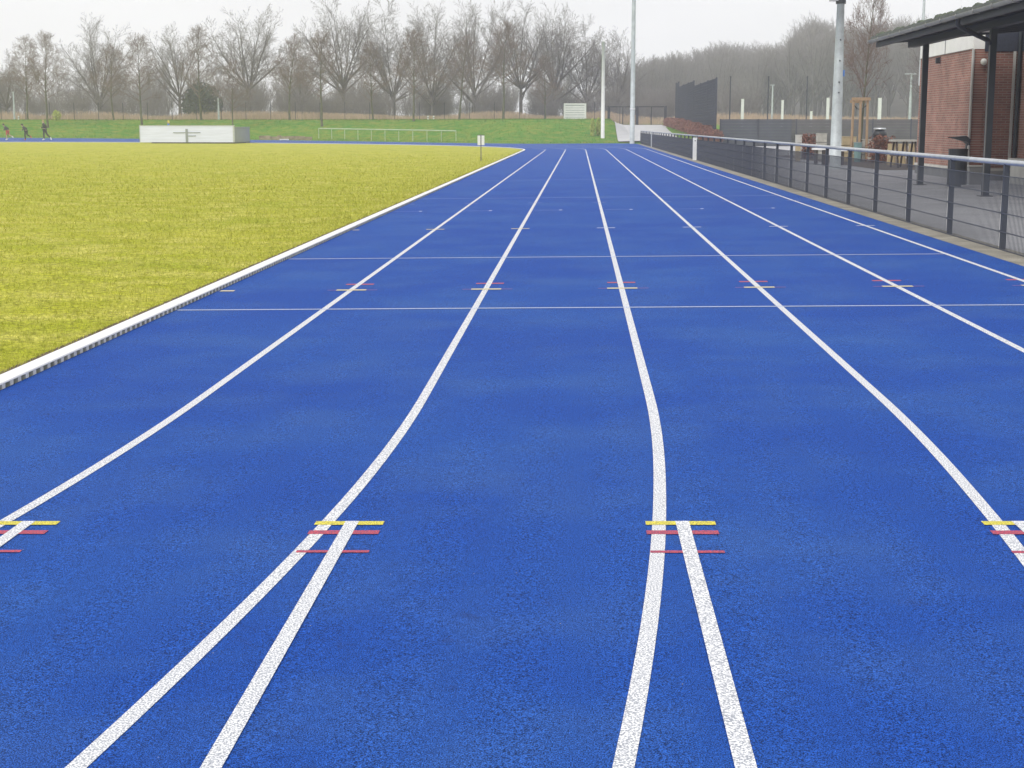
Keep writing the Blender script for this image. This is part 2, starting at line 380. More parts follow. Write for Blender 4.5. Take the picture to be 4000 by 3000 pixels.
# infield turf sheet (inside the kerb)
b = MB(); rows = []
for y in list(np.linspace(-20, YA, 12))+list(np.arange(10, YB, 2.5))+list(YB+36.35*np.sin(np.linspace(0, math.pi/2-.02, 40))):
    if y < YA: xr = CX+math.sqrt(max(36.35**2-(y-YA)**2, 1))
    elif y > YB: xr = CX+math.sqrt(max(36.35**2-(y-YB)**2, .01))
    else: xr = XIN-.15
    xl = 2*CX-xr
    xs = np.concatenate([xr-np.array([0, .5, 1, 2, 4, 7, 11, 16, 22, 30]) * min(1, (xr-CX)/36.3), np.linspace(CX, xl, 6)])
    rows.append([(x, y, -.022+float(ramp(x, y))) for x in xs])
b.grid(rows); struct(b.build('infield', 'infield'))

# ------------------------------------------------------------------ running track and its markings
trk = MB(); rows = []
for y in list(np.linspace(-18, YA, 26))+list(np.linspace(YA+2, YB, 40)):
    xi = CX+math.sqrt(36.5**2-(y-YA)**2) if y < YA else XIN
    rows.append([(x, y, float(zt(x, y))) for x in np.linspace(xi, XOUT, 9)])
trk.grid(rows)
rows = []
for a in np.linspace(0, math.pi, 121):
    rows.append([(CX+r*math.cos(a), YB+r*math.sin(a), float(zt(CX+r*math.cos(a), YB+r*math.sin(a)+1e-6))) for r in np.linspace(36.5, RO, 7)])
trk.grid(rows)
rows = []
for a in np.linspace(0, math.acos((-4.3-CX)/RO)+.03, 24):          # run-out beyond the bend entry
    x, y = CX+RO*math.cos(a), YB+RO*math.sin(a)
    ye = max(blue_edge(x), y)
    # sideways strip between the bend's outer edge and the kerb
    rows.append([(xx, y, float(TILT*XOUT+ramp(xx, y))) for xx in np.linspace(x+1e-3, XOUT, 6)])
trk.grid(rows)
yt = rows[-1][0][1]
trk.grid([[(x, yt+(max(blue_edge(x), yt)-yt)*k/3, TILT*XOUT) for x in np.linspace(-5.2, XOUT, 8)] for k in range(4)])
track = struct(trk.build('running_track', 'track'))

def strip(pts, w, dz, name, m_):
    """flat painted line of width w along pts on the track"""
    L_, R_ = [], []
    for i, p in enumerate(pts):
        a = Vector(pts[max(i-1, 0)]); c = Vector(pts[min(i+1, len(pts)-1)]); t = (c-a).normalized(); n = Vector((-t.y, t.x))
        for lst, s_ in ((L_, 1), (R_, -1)):
            x, y = p[0]+n.x*s_*w/2, p[1]+n.y*s_*w/2
            lst.append((x, y, float(zt(x, y))+dz))
    b = MB(); b.grid([R_, L_]); return b.build(name, m_, track)
corr = {1: -.010, 2: -.0125, 3: .010, 4: .012}
for k in range(1, 7):
    Rk = 36.5+1.22*k; xs = XIN+1.22*k; pts = []
    for y in np.arange(-8, YA, .25):
        e = max(0, 5.9-y)/2.6
        pts.append((CX+math.sqrt(Rk**2-(y-YA)**2)+corr.get(k, 0)*min(e, 2), y))
    pts += [(xs, y) for y in np.linspace(YA, YB, 30)]
    pts += [(CX+Rk*math.cos(a), YB+Rk*math.sin(a)) for a in np.linspace(.02, math.pi, 90)]
    strip(pts, .05, .0022, 'lane_line', 'white_paint')
    strip([(xs, 5.438), (xs, 2), (xs, -6)], .05, .0036, 'lane_line', 'white_paint')      # straight sprint lanes leave the bend here
def across(x0, x1, y, w, dz, name, m_): return strip([(x0, y), ((x0+x1)/2, y), (x1, y)], w, dz, name, m_)
across(XIN+.02, XIN+6*1.22, 12.11, .045, .0034, 'cross_line', 'thin_paint')
across(XIN+.02, XIN+6*1.22, 16.9, .05, .0034, 'cross_line', 'thin_paint')
across(XIN+.02, XIN+6*1.22, 31.1, .06, .0034, 'cross_line', 'faint_paint')
across(XIN+.02, XIN+6*1.22, 41.5, .06, .0034, 'cross_line', 'faint_paint')
for k in range(0, 7):
    xs = XIN+1.22*k; near = k > 0
    lo = xs-.15 if k else xs+.03
    if k:
        across(xs-.135, xs+.12, 5.412, .052, .0029, 'zone_mark', 'yellow_paint')
        across(xs-.137, xs+.12, 5.283, .05, .0029, 'zone_mark', 'red_paint')
        across(xs-.135, xs+.118, 5.032, .028, .0029, 'zone_mark', 'red_paint')
        across(xs-.21, xs+.24, 13.56, .03, .0030, 'zone_mark', 'faded_red')
        across(xs-.12, xs+.14, 14.08, .09, .0016, 'zone_mark', 'red_paint')
    across(lo+.02*near, xs+(.14 if k else .16), 13.56, .085, .0038, 'zone_mark', 'cream_paint')
    across(lo+.02*near, xs+.13, 21.7, .09, .0038, 'zone_mark', 'cream_paint' if k < 3 else 'thin_paint')
    across(lo+.02*near, xs+.13, 29.0, .07, .0038, 'zone_mark', 'faint_paint')
    if k < 6:
        across(xs+.06, xs+.50, 26.45, .04, .0034, 'start_tick', 'faint_paint')
        across(xs+.49, xs+.545, 26.45, .16, .0040, 'start_tick', 'thin_paint')

# slotted drainage kerb on the inner edge
cap, face = MB(), MB()
def kerb_line():
    pts = [(CX+36.5*math.cos(a), YA+36.5*math.sin(a), (math.cos(a), math.sin(a))) for a in np.linspace(-.5, 0, 40)]
    pts += [(XIN, y, (1, 0)) for y in np.arange(YA+.5, YB, .5)]
    pts += [(CX+36.5*math.cos(a), YB+36.5*math.sin(a), (math.cos(a), math.sin(a))) for a in np.linspace(0, math.pi, 120)]
    return pts
KL = kerb_line(); prof = [(0, .030), (-.003, .037), (-.012, .040), (-.112, .040), (-.124, .034), (-.128, -.05)]
cap.grid([[(x+nx*o, y+ny*o, float(zt(XIN, min(y, 60)))+float(ramp(x, y))+h) for o, h in prof] for x, y, (nx, ny) in KL])
kerb = struct(cap.build('kerb', 'kerb_white'))
core = MB(); core.grid([[(x+nx*o, y+ny*o, float(zt(XIN, min(y, 60)))+float(ramp(x, y))+h) for o, h in ((-.034, .0295), (-.034, -.03))] for x, y, (nx, ny) in KL])
core.build('slot_shade_sheet', 'slot_shade', kerb)  # black sheet close behind the teeth, painted shade for the slot depth
y = 4.0
while y < YB:
    x = XIN if y > YA else CX+math.sqrt(36.5**2-(y-YA)**2)
    z0 = float(zt(XIN, 1)); face.box(x-.03, x-.002, y, y+.052, z0-.02, z0+.0302); y += .125
face.box(XIN-.029, XIN-.0015, 6, YB, float(zt(XIN, 1))+.0265, float(zt(XIN, 1))+.0301)
jn = MB()
for y in np.arange(4.3, YB, 3.97):
    x = XIN if y > YA else CX+math.sqrt(36.5**2-(y-YA)**2)
    jn.box(x-.12, x-.003, y, y+.010, float(zt(XIN, 1))+.025, float(zt(XIN, 1))+.0404)
jn.build('joint', 'kerb_face', kerb)
face.build('slotted_face', 'kerb_face', kerb)
b = MB(); b.grid([[(x+nx*o, y+ny*o, -.018+float(ramp(x, y))) for o in (-.115, -.2)] for x, y, (nx, ny) in KL]); struct(b.build('soil_strip', 'soil'))

# ------------------------------------------------------------------ short turf blades near the kerb (one uncountable mass)
rs = np.random.RandomState(3)
N_B = 150000
by = 6.5+ (rs.rand(N_B)**2.0)*(1-rs.rand(N_B)**1.5*.6)*85; bx = XIN-.17-rs.rand(N_B)**1.3*(.5+by*.45)
near = np.where(by < YA, CX+np.sqrt(36.33**2-(by-YA)**2)-XIN+.02, 0); bx = bx+near
bh = .018+.03*rs.rand(N_B)*np.clip(by/14, .8, 2); bw_ = .0022*np.clip(by/9, 1, 4)
ang = rs.rand(N_B)*6.283; ln = rs.randn(N_B, 2)*.02*np.clip(by/14, 1, 2)[:, None]
bz = -.024+ramp(bx, by)
V = np.empty((N_B, 3, 3)); V[:, 0] = np.stack([bx-np.cos(ang)*bw_, by-np.sin(ang)*bw_, bz], 1)
V[:, 1] = np.stack([bx+np.cos(ang)*bw_, by+np.sin(ang)*bw_, bz], 1); V[:, 2] = np.stack([bx+ln[:, 0], by+ln[:, 1], bz+bh], 1)
tf = np_mesh('grass', V.reshape(-1, 3), np.arange(N_B*3).reshape(-1, 3), ['blade']); struct(tf, 'stuff')

# ------------------------------------------------------------------ right side: kerb strip, asphalt, path
b = MB(); rows = []
for y in np.linspace(-20, 123, 60):
    z = TILT*XOUT
    rows.append([(4.455, y, z-.05), (4.455, y, z+.004), (4.62, y, z+.002), (4.93, y, z-.003), (4.93, y, z-.05)])
b.grid(rows); struct(b.build('kerb_strip', 'concrete'))
b = MB(); b.grid([[(x, y, .050) for x in np.linspace(4.92, 40, 12)] for y in np.linspace(-30, 108.5, 30)]); struct(b.build('pavement', 'asphalt'))
b = MB(); rows = []
for y in np.linspace(106, 157, 40):
    xl = 3.15 if y > 122.6 else 4.95
    xr = 8.25+ss(140, 155, y)*.5
    rows.append([(x, y, float(zg(x, y))+.10) for x in np.linspace(xl, xr, 10)])
b.grid(rows); struct(b.build('path', 'path'))

# ------------------------------------------------------------------ track-side fence
zf = TILT*XOUT-.006
FX = 4.83
fence = thing('track_fence', 'low anthracite wire panel fence with galvanised top rail along the right track edge', 'fence', (FX, 17.55, zf))
pm = MB(); pm.box(-.028, .028, -.03, .03, -.02, .97); pm.cm = 0
for zc in (.21, .42, .63, .835): pm.box(-.042, -.028, -.034, .034, zc-.012, zc+.012)
pm.box(-.06, .06, -.07, .07, -.012, .004)
post0 = pm.build('post', 'anthracite', fence)
pw = MB()
for i in range(50):
    y = -.0+.05*(i+.6); pw.box(-.0025, .0025, y-.0025, y+.0025, .01, .84)
for zc in (.012, .21, .42, .63, .835):
    for xx in (-.008, .008): pw.box(xx-.004, xx+.004, .0, 2.52, zc-.004, zc+.004)
pan0 = pw.build('wire_panel', 'wire', fence); pan0.location = (-.043, 0, 0)
GAP = 63-17.55
ys = [2.52*k for k in range(-3, 18)]+[GAP+.25+2.52*k for k in range(23)]; first = True
for y in ys:
    o = post0 if first else post0.copy()
    if not first: COL.objects.link(o)
    o.location = (0, y, 0); o.parent = fence
    q = pan0 if first else pan0.copy()
    if not first: COL.objects.link(q)
    q.parent = fence; q.location = (-.043, y, 0); first = False
for y0, y1 in ((-8, GAP-.4), (GAP+.35, 103.4)):
    r_ = MB(); n = int((y1-y0)/5.04)+1
    for i in range(n):
        a, c = y0+(y1-y0)*i/n, y0+(y1-y0)*(i+1)/n
        r_.tube([(0, a, .985), (0, c-.012, .985)], .032, 10); r_.tube([(0, c-.05, .985), (0, c+.03, .985)], .0345, 10)
    r_.build('top_rail', 'galv', fence, smooth=True)
p_ = MB(); p_.box(-.03, .03, 103.45, 103.51, -.02, 1.02); p_.build('end_post', 'anthracite', fence)
p_ = MB(); p_.tube([(-.06, 84.2, 0), (-.06, 84.2, 1.0)], .05, 10); p_.build('steel_post', 'galv', fence)
wp = thing('timing_post', 'short stout white post standing in the gap of the track fence', 'post', (4.72, 63, zf-.01))
b = MB(); b.box(-.08, .08, -.09, .09, 0, .90); b.box(-.085, .085, -.095, .095, .90, .925); b.build('shaft', 'white', wp)
b = MB(); b.tube([(0, -.092, .80), (0, -.10, .80)], .022, 10); b.build('lens', 'black', wp)

# ------------------------------------------------------------------ poles
def z_at(x, y): return float(zg(x, y))
p = at(2469, 553, 119.5)
fp = thing('floodlight_mast', 'tall thin galvanised pole at the far end of the track fence', 'pole', (p.x, p.y, .06))
b = MB(); b.tube([(0,0,0), (0,0,6), (0,0,13), (0,0,20)], [.19, .165, .135, .1], 12); b.build('shaft', 'mast', fp, smooth=True)
b = MB(); b.tube([(0,0,2.6), (0,0,2.72)], .2, 12); b.build('band', 'white', fp)
b = MB(); b.box(-.6, 1, -.1, .1, 19.6, 20); b.box(-.6, .1, -.3, -.05, 19.9, 20.4); b.box(.3, 1, -.3, -.05, 19.9, 20.4); b.build('lamp_head', 'black', fp)
p = at(2354, 546, 128)
fl = thing('flag_pole', 'white flag pole on the grass beside the path to the gate', 'pole', (p.x, p.y, z_at(p.x, p.y)-.05))
b = MB(); b.tube([(0,0,0), (.0,0,4), (.0,0,7.85)], [.155, .145, .12], 12); b.build('shaft', 'white', fl, smooth=True)
b = MB(); b.ball((.0,0,7.9), .13, sq=(1,1,.5)); b.build('cap', 'white', fl, smooth=True)
p = at(3262, 650, 50)
ms = thing('lamp_mast', 'thick galvanised mast with bolts and a speaker bracket, standing between the fence and the terrace', 'pole', (p.x, 50, .05))
b = MB(); b.tube([(0,0,0), (0,0,1.5), (0,0,3.5), (0,0,5.22)], [.185, .172, .145, .118], 16); b.build('shaft', 'mast', ms, smooth=True)
for zz, dx in ((2.45, .0), (2.78, .0), (3.45, .0), (4.1, .0)): b = MB(); b.tube([(dx, -.10, zz), (dx+.01, -.19, zz-.02)], .022, 8); b.build('bolt', 'black', ms)
b = MB(); b.tube([(0,0,5.21), (0,0,5.35)], .16, 12); b.tube([(-.05,0,5.35), (-.05,0,5.75)], .05, 8); b.build('collar', 'black', ms)
b = MB(); b.box(-.35, -.10, -.14, .16, 5.30, 5.52); b.build('speaker', 'galv', ms)
b = MB(); b.box(-.33, -.12, -.155, -.142, 5.40, 5.5); b.build('speaker_grille', 'black', ms)
b = MB(); b.box(.15, .19, -.04, .04, 2.95, 3.15); b.build('bracket', 'cloth_blue', ms)

# ------------------------------------------------------------------ clubhouse
ch = thing('clubhouse', 'brick clubhouse with dark timber canopy on columns and grey gutter', 'building', (0, 0, 0))
def part(fn, name, m_, parent=ch, smooth=False, label=None):
    b = MB(); fn(b); o = b.build(name, m_, parent, smooth)
    if label: o['label'] = label
    return o
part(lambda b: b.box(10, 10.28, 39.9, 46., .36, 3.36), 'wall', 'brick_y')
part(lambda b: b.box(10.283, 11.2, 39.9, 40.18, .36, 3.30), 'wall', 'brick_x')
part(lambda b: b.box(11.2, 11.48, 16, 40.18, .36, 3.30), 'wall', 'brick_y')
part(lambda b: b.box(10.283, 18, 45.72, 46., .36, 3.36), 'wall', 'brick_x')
part(lambda b: (b.box(9.975, 10.3, 39.88, 46.02, -.02, .30), b.box(10.3, 11.2, 39.875, 40.1, -.02, .30), b.box(11.17, 11.4, 16, 39.87, -.02, .30)), 'plinth', 'plinth')
part(lambda b: (b.box(9.955, 10.3, 39.86, 46.04, .30, .358), b.box(10.3, 11.2, 39.86, 40.1, .30, .358), b.box(11.15, 11.4, 16, 39.855, .30, .358)), 'ledge', 'ledge')
part(lambda b: b.box(9.985, 10.27, 39.885, 46.015, 3.362, 3.80), 'white_band', 'offwhite')
part(lambda b: (b.box(9.972, 9.984, 42.9, 42.92, 3.37, 3.79), b.box(9.97, 9.984, 39.89, 46.01, 3.362, 3.375)), 'panel_joint', 'flange')
part(lambda b: (b.box(10.272, 11.2, 39.87, 40.1, 3.302, 3.80), b.box(11.18, 11.4, 16, 39.868, 3.302, 3.80)), 'fascia_panel', 'navy')
part(lambda b: b.tube([(9.985, 39.87, .36), (9.985, 39.87, 3.36)], .035, 8), 'corner_trim', 'ledge')
part(lambda b: b.box(9.99, 18, 40.2, 45.99, 3.802, 3.95), 'roof', 'roof')
part(lambda b: b.box(11.3, 18, 16, 40.18, 3.802, 3.95), 'roof', 'roof')
# canopy: soffit boards, beams, roof edge, gutter
SL = .09
def slab(b, x0, x1, y0, y1, z0, z1):        # slab rising away from the gutter
    f = lambda x, z: z+(x-7.22)*SL
    b.add([(x0,y0,f(x0,z0)),(x1,y0,f(x1,z0)),(x1,y1,f(x1,z0)),(x0,y1,f(x0,z0)),(x0,y0,f(x0,z1)),(x1,y0,f(x1,z1)),(x1,y1,f(x1,z1)),(x0,y1,f(x0,z1))],
          [(0,3,2,1),(4,5,6,7),(0,1,5,4),(1,2,6,5),(2,3,7,6),(3,0,4,7)])
can = part(lambda b: slab(b, 7.26, 11.19, 16, 38.96, 3.475, 3.53), 'canopy_soffit', 'navy')
def joists(b):
    for y in np.arange(16.4, 38.9, 1.18): slab(b, 7.43, 11.1, y-.04, y+.04, 3.405, 3.474)
part(joists, 'joists', 'navy', can)
part(lambda b: (b.box(8.02, 8.20, 16, 38.4, 3.325, 3.4735), b.box(7.34, 7.42, 16, 38.9, 3.36, 3.474)), 'beam', 'navy')
ro = part(lambda b: slab(b, 7.22, 11.19, 16, 39.0, 3.532, 3.605), 'roof', 'roof')
def moss(b):
    r2 = random.Random(4)
    for i in range(420):
        y = 16+r2.random()*22.9; x = 7.22+r2.random()**2*.5; s_ = .03+.05*r2.random()
        b.ball((x+s_, y, 3.607+(x+s_-7.22)*SL), s_, 6, 4, (1, 1.8, .5+.5*r2.random()))
struct(part(moss, 'roof_moss', 'sedum', ro), 'stuff')
def gut(b):
    n = 18
    for i in range(n):
        a, c = 16+23*i/n, 16+23*(i+1)/n
        prof_ = [(7.255+.065*math.cos(t), 3.535+.065*math.sin(t)) for t in np.linspace(math.pi, 2*math.pi, 8)]
        b.grid([[(x-.04, y_, z-.005) for x, z in prof_] for y_ in (a, c-.015)])
        b.bar((7.215, c-.02, 3.462), (7.215, c+.012, 3.462), .14, .012)
        b.box(7.145, 7.153, c-.02, c+.012, 3.462, 3.545)
part(gut, 'gutter', 'gutter', ch, True)
for yc in (36.8, 30.9, 25.0):
    cl = part(lambda b: b.box(8.05, 8.17, yc-.075, yc+.075, .05, 3.324), 'column', 'column')
    part(lambda b: b.box(8.035, 8.049, yc-.08, yc-.03, .05, 3.2), 'flange', 'flange', cl)
    part(lambda b: b.box(7.98, 8.24, yc-.13, yc+.13, .048, .065), 'base_plate', 'black', cl)
part(lambda b: (b.tube([(7.215, 30.1, 3.47), (7.215, 30.1, 3.36), (7.25, 30.13, 3.31), (7.98, 30.75, 3.08), (8.02, 30.8, 3.02)], .045, 10)), 'downpipe', 'navy', ch, True)
part(lambda b: b.tube([(11.13, 39.78, .36), (11.13, 39.78, 3.8)], .05, 10), 'downpipe', 'column')
part(lambda b: b.box(10.99, 11.05, 39.82, 39.86, .36, 3.3), 'corner_trim', 'ledge')
lp = part(lambda b: b.ball((10.24, 39.80, 3.04), .085, 12, 8), 'wall_lamp', 'glass_lamp', ch, True)
part(lambda b: b.tube([(10.24, 39.79, 3.04), (10.24, 39.87, 3.04)], .06, 10), 'lamp_base', 'black', lp)
part(lambda b: (b.box(9.86, 9.97, 43.4, 43.5, 3.14, 3.30), b.bar((9.99, 43.45, 3.31), (9.88, 43.45, 3.28), .03, .03)), 'camera_box', 'black')
part(lambda b: b.box(8.75, 8.98, 34.0, 34.5, 3.46, 3.54), 'ceiling_lamp', 'glass_lamp')
st = thing('low_wall', 'pale concrete seat wall in front of the brick wall under the canopy', 'wall', (0,0,0))
part(lambda b: b.box(10.55, 11.0, 24, 38.0, .05, .60), 'seat_block', 'ledge', st)
part(lambda b: b.box(10.50, 11.05, 23.9, 38.05, .602, .66), 'seat_slab', 'ledge', st)
cb = thing('cabinet', 'grey metal cabinet with pale frame standing low beside the litter bin', 'cabinet', (9.55, 37.2, .05))
part(lambda b: b.box(-.22, .22, -.15, .2, 0, .42), 'body', 'plinth', cb)
part(lambda b: (b.box(-.25, .25, -.17, .2, .422, .45), b.box(.2, .25, -.17, -.152, 0, .42)), 'frame', 'ledge', cb)

# litter bin
p = at(3712, 715, 36); bn = thing('litter_bin', 'black round litter bin with a tilted hood in front of the brick wall', 'bin', (p.x, 35.4, .05))
b = MB(); b.tube([(0,0,.06), (0,0,.86)], .215, 20); b.tube([(0,0,.84), (0,0,.875)], .222, 20); b.build('body', 'black', bn)
b = MB(); b.bar((.17, 0, .86), (.20, 0, 1.14), .12, .02, up=(1,0,0)); b.build('hood_arm', 'black', bn)
b = MB(); hood = []
for t in np.linspace(0, 1, 7):
    x = .215-.43*t; zt_ = 1.17-.035*t-(.06*(t < .05)); th = .15*(1-t)**1.1*(t < .97)+.012
    hood.append([(x, -.18*(1-.25*t), zt_-th), (x, -.2*(1-.25*t), zt_-.02), (x, -.1, zt_), (x, .1, zt_), (x, .2*(1-.25*t), zt_-.02), (x, .18*(1-.25*t), zt_-th), (x, -.18*(1-.25*t), zt_-th)])
b.grid(hood); b.add(hood[0][:6], [(0,1,2,3,4,5)]); b.build('hood', 'black', bn, True)
b = MB(); b.box(-.08, .08, -.08, .08, 0, .06); b.build('foot', 'black', bn)

# ------------------------------------------------------------------ terrace: planted strip, furniture, staked tree
def leaf_cloud(name, parent, m_, pts, size, seed, per=1):
    """many small leaf-sized faces round the given points"""
    r2 = np.random.RandomState(seed); P = np.repeat(np.asarray(pts), per, 0); n = len(P)
    a = r2.randn(n, 3); a /= np.linalg.norm(a, axis=1)[:, None]; c = r2.randn(n, 3); c -= (c*a).sum(1)[:, None]*a; c /= np.linalg.norm(c, axis=1)[:, None]
    s_ = size*(.5+r2.rand(n))[:, None]
    V = np.stack([P-a*s_, P+c*s_*.5, P+a*s_, P-c*s_*.5], 1).reshape(-1, 3)
    return np_mesh(name, V, np.arange(n*4).reshape(-1, 4), [m_], parent)
def hedge(label, path_, h, w, n, seed, size=.05, m_='beech', group=None, name='beech_hedge'):
    r2 = np.random.RandomState(seed); pts = []; pl = [Vector(q) for q in path_]
    t = thing(name, label, 'hedge', pl[0], group); o0 = pl[0]
    for i in range(n):
        k = r2.rand()*(len(pl)-1); j = int(k); q = pl[j].lerp(pl[j+1], k-j)-o0
        ang = r2.rand()*6.28; rr = w/2*math.sqrt(r2.rand()); bump_ = .85+.15*math.sin(k*9+seed)
        pts.append((q.x+rr*math.cos(ang), q.y+rr*math.sin(ang), q.z+(.02+.98*r2.rand()**.8)*h*bump_))
    leaf_cloud('leaves', t, m_, pts, size, seed)
    b = MB()
    for i in range(max(6, n//120)):
        k = r2.rand()*(len(pl)-1); j = int(k); q = pl[j].lerp(pl[j+1], k-j)-o0
        b.tube([q, q+Vector((r2.randn()*.08, r2.randn()*.08, h*.8))], [.012, .005], 4)
    struct(b.build('stems', 'bark', t), 'stuff'); return t
hedge('long rust brown beech hedge below the tall dark mesh panel', [(8.9, 154, z_at(8.9, 154)), (8.8, 140, z_at(9, 140)-.1), (8.7, 125, z_at(9.15, 125)-.15), (8.7, 110.5, z_at(9.4, 110.5)-.25), (9.3, 106.0, .25)], .85, 1.25, 40000, 5, .055)
b = MB(); b.grid([[(x, y, .058) for x in (9.6-.02*(y-49), 10.6, 14)] for y in np.linspace(49, 73, 10)]); struct(b.build('planting_bed', 'soil'))
def P(px, Y, z=.06): q = at(px, 600, Y); return (q.x, Y, z)
g_ = 'beech shrubs in the terrace planting bed'
hedge('rust brown beech shrub in front of the round black grill on the terrace', [P(3405, 58), P(3475, 58)], 1.05, .5, 1500, 11, .05, group=g_, name='beech_shrub')
hedge('rust brown beech shrub left of the thick galvanised mast', [P(3130, 66), P(3182, 66)], 1.05, .5, 1500, 12, .05, group=g_, name='beech_shrub')
def crate(px, Y, w, d, h, m_, label, name='crate', cat='crate', z0=.06, group=None):
    t = thing(name, label, cat, P(px, Y, z0), group); b = MB()
    for k in range(3): b.box(-w/2, w/2, -d/2, -d/2+.03, h*k/3+.01, h*(k+1)/3-.015)
    for k in range(3): b.box(-w/2, -w/2+.03, -d/2+.031, d/2, h*k/3+.01, h*(k+1)/3-.015); b.box(w/2-.03, w/2, -d/2+.031, d/2, h*k/3+.01, h*(k+1)/3-.015)
    b.box(-w/2+.031, w/2-.031, d/2-.03, d/2, .01, h-.01); b.build('boards', m_, t)
    b = MB(); b.box(-w/2-.015, w/2+.015, -d/2-.015, d/2+.015, h-.012, h+.02); b.build('lid', m_, t); return t
crate(3312, 60, .52, .5, .95, 'pale_timber', 'yellowish wooden planter box beside the thick galvanised mast', 'planter_box', 'planter')
crate(3385, 60, .42, .4, .85, 'grey_timber', 'grey weathered planter box between the teal tub and the beech shrub', 'planter_box', 'planter')
crate(3207, 64, .38, .4, 1.05, 'grey_timber', 'pale grey crate left of the thick galvanised mast', 'crate', 'crate')
crate(3118, 66, .24, .3, .98, 'ledge', 'narrow whitish crate at the left end of the terrace', 'crate', 'crate')
crate(3116, 60, .18, .2, .6, 'pale_timber', 'small orange yellow block just behind the fence rail, left end of the terrace', 'block', 'block')
t = thing('tub', 'teal tub standing between the two planter boxes', 'tub', P(3350, 59.5)); b = MB(); b.tube([(0,0,0), (0,0,.72), (0,0,.74)], [.12, .16, .17], 12); b.build('bowl', mat('teal_plastic', (.16, .27, .27), .5), t)
b = MB(); b.tube([(0,0,.735), (0,0,.76)], .175, 12); b.build('rim', 'grey_sheet', t)
def table(px, Y, w, d, h, m_, label):
    t = thing('table', label, 'table', P(px, Y)); b = MB(); b.box(-w/2, w/2, -d/2, d/2, h-.06, h); b.build('tabletop', m_, t)
    for sx in (-1, 1):
        b = MB(); b.box(sx*(w/2-.12)-.04, sx*(w/2-.12)+.04, -d/2+.1, d/2-.1, 0, h-.062); b.build('leg', 'dark_timber', t)
    return t
table(3203, 56, .52, .6, .58, 'white', 'small white table left of the thick mast, seen under the fence rail')
table(3284, 55, .36, .5, .55, 'white', 'small white stool table right of the thick mast, seen under the fence rail')
pt = thing('picnic_table', 'weathered picnic table with pale benches beside the brick wall', 'table', P(3528, 52))
b = MB()
for k in range(4): b.box(-.42, .42, -.4+.2*k, -.4+.2*k+.185, .86+.0*k, .92)
b.build('tabletop', 'grey_timber', pt)
for yy in (-.75, .6):
    b = MB(); b.box(-.40, .40, yy, yy+.22, .44, .49); b.build('bench_seat', 'grey_timber', pt)
for sx in (-.28, .05, .34):
    b = MB(); b.bar((sx, -.62, 0), (sx, -.2, .86), .05, .09); b.bar((sx, .62, 0), (sx, .2, .86), .05, .09); b.box(sx-.026, sx+.026, -.7, .7, .37, .436); b.build('leg', 'dark_timber', pt)
gp = 'pale log stools by the picnic table'
for i, (px, Y, lab) in enumerate(((3482, 55, 'pale log stool at the left end of the picnic table'), (3522, 55, 'pale log stool behind the middle of the picnic table'), (3563, 55, 'pale log stool at the brick wall end of the picnic table'))):
    t = thing('log_stool', lab, 'stool', P(px, Y), gp); b = MB(); b.tube([(0,0,0), (0,0,.72)], [.15, .14], 12); b.build('stump', 'pale_timber', t)
    b = MB(); b.tube([(0,0,.721), (0,0,.75)], .145, 12); b.build('seat', 'pale_timber', t)
t = thing('grill', 'round black kettle grill with a pale lid rim on the terrace', 'grill', P(3433, 60))
b = MB(); b.ball((0,0,1.05), .28, 14, 8, (1,1,.75)); b.build('bowl', 'black', t, True)
b = MB(); b.tube([(0,0,1.25), (0,0,1.30)], [.24, .22], 14); b.build('lid', 'galv', t)
for k in range(3):
    b = MB(); a = k*2.09; b.tube([(.14*math.cos(a), .14*math.sin(a), .95), (.26*math.cos(a), .26*math.sin(a), 0)], .018, 6); b.build('leg', 'black', t)

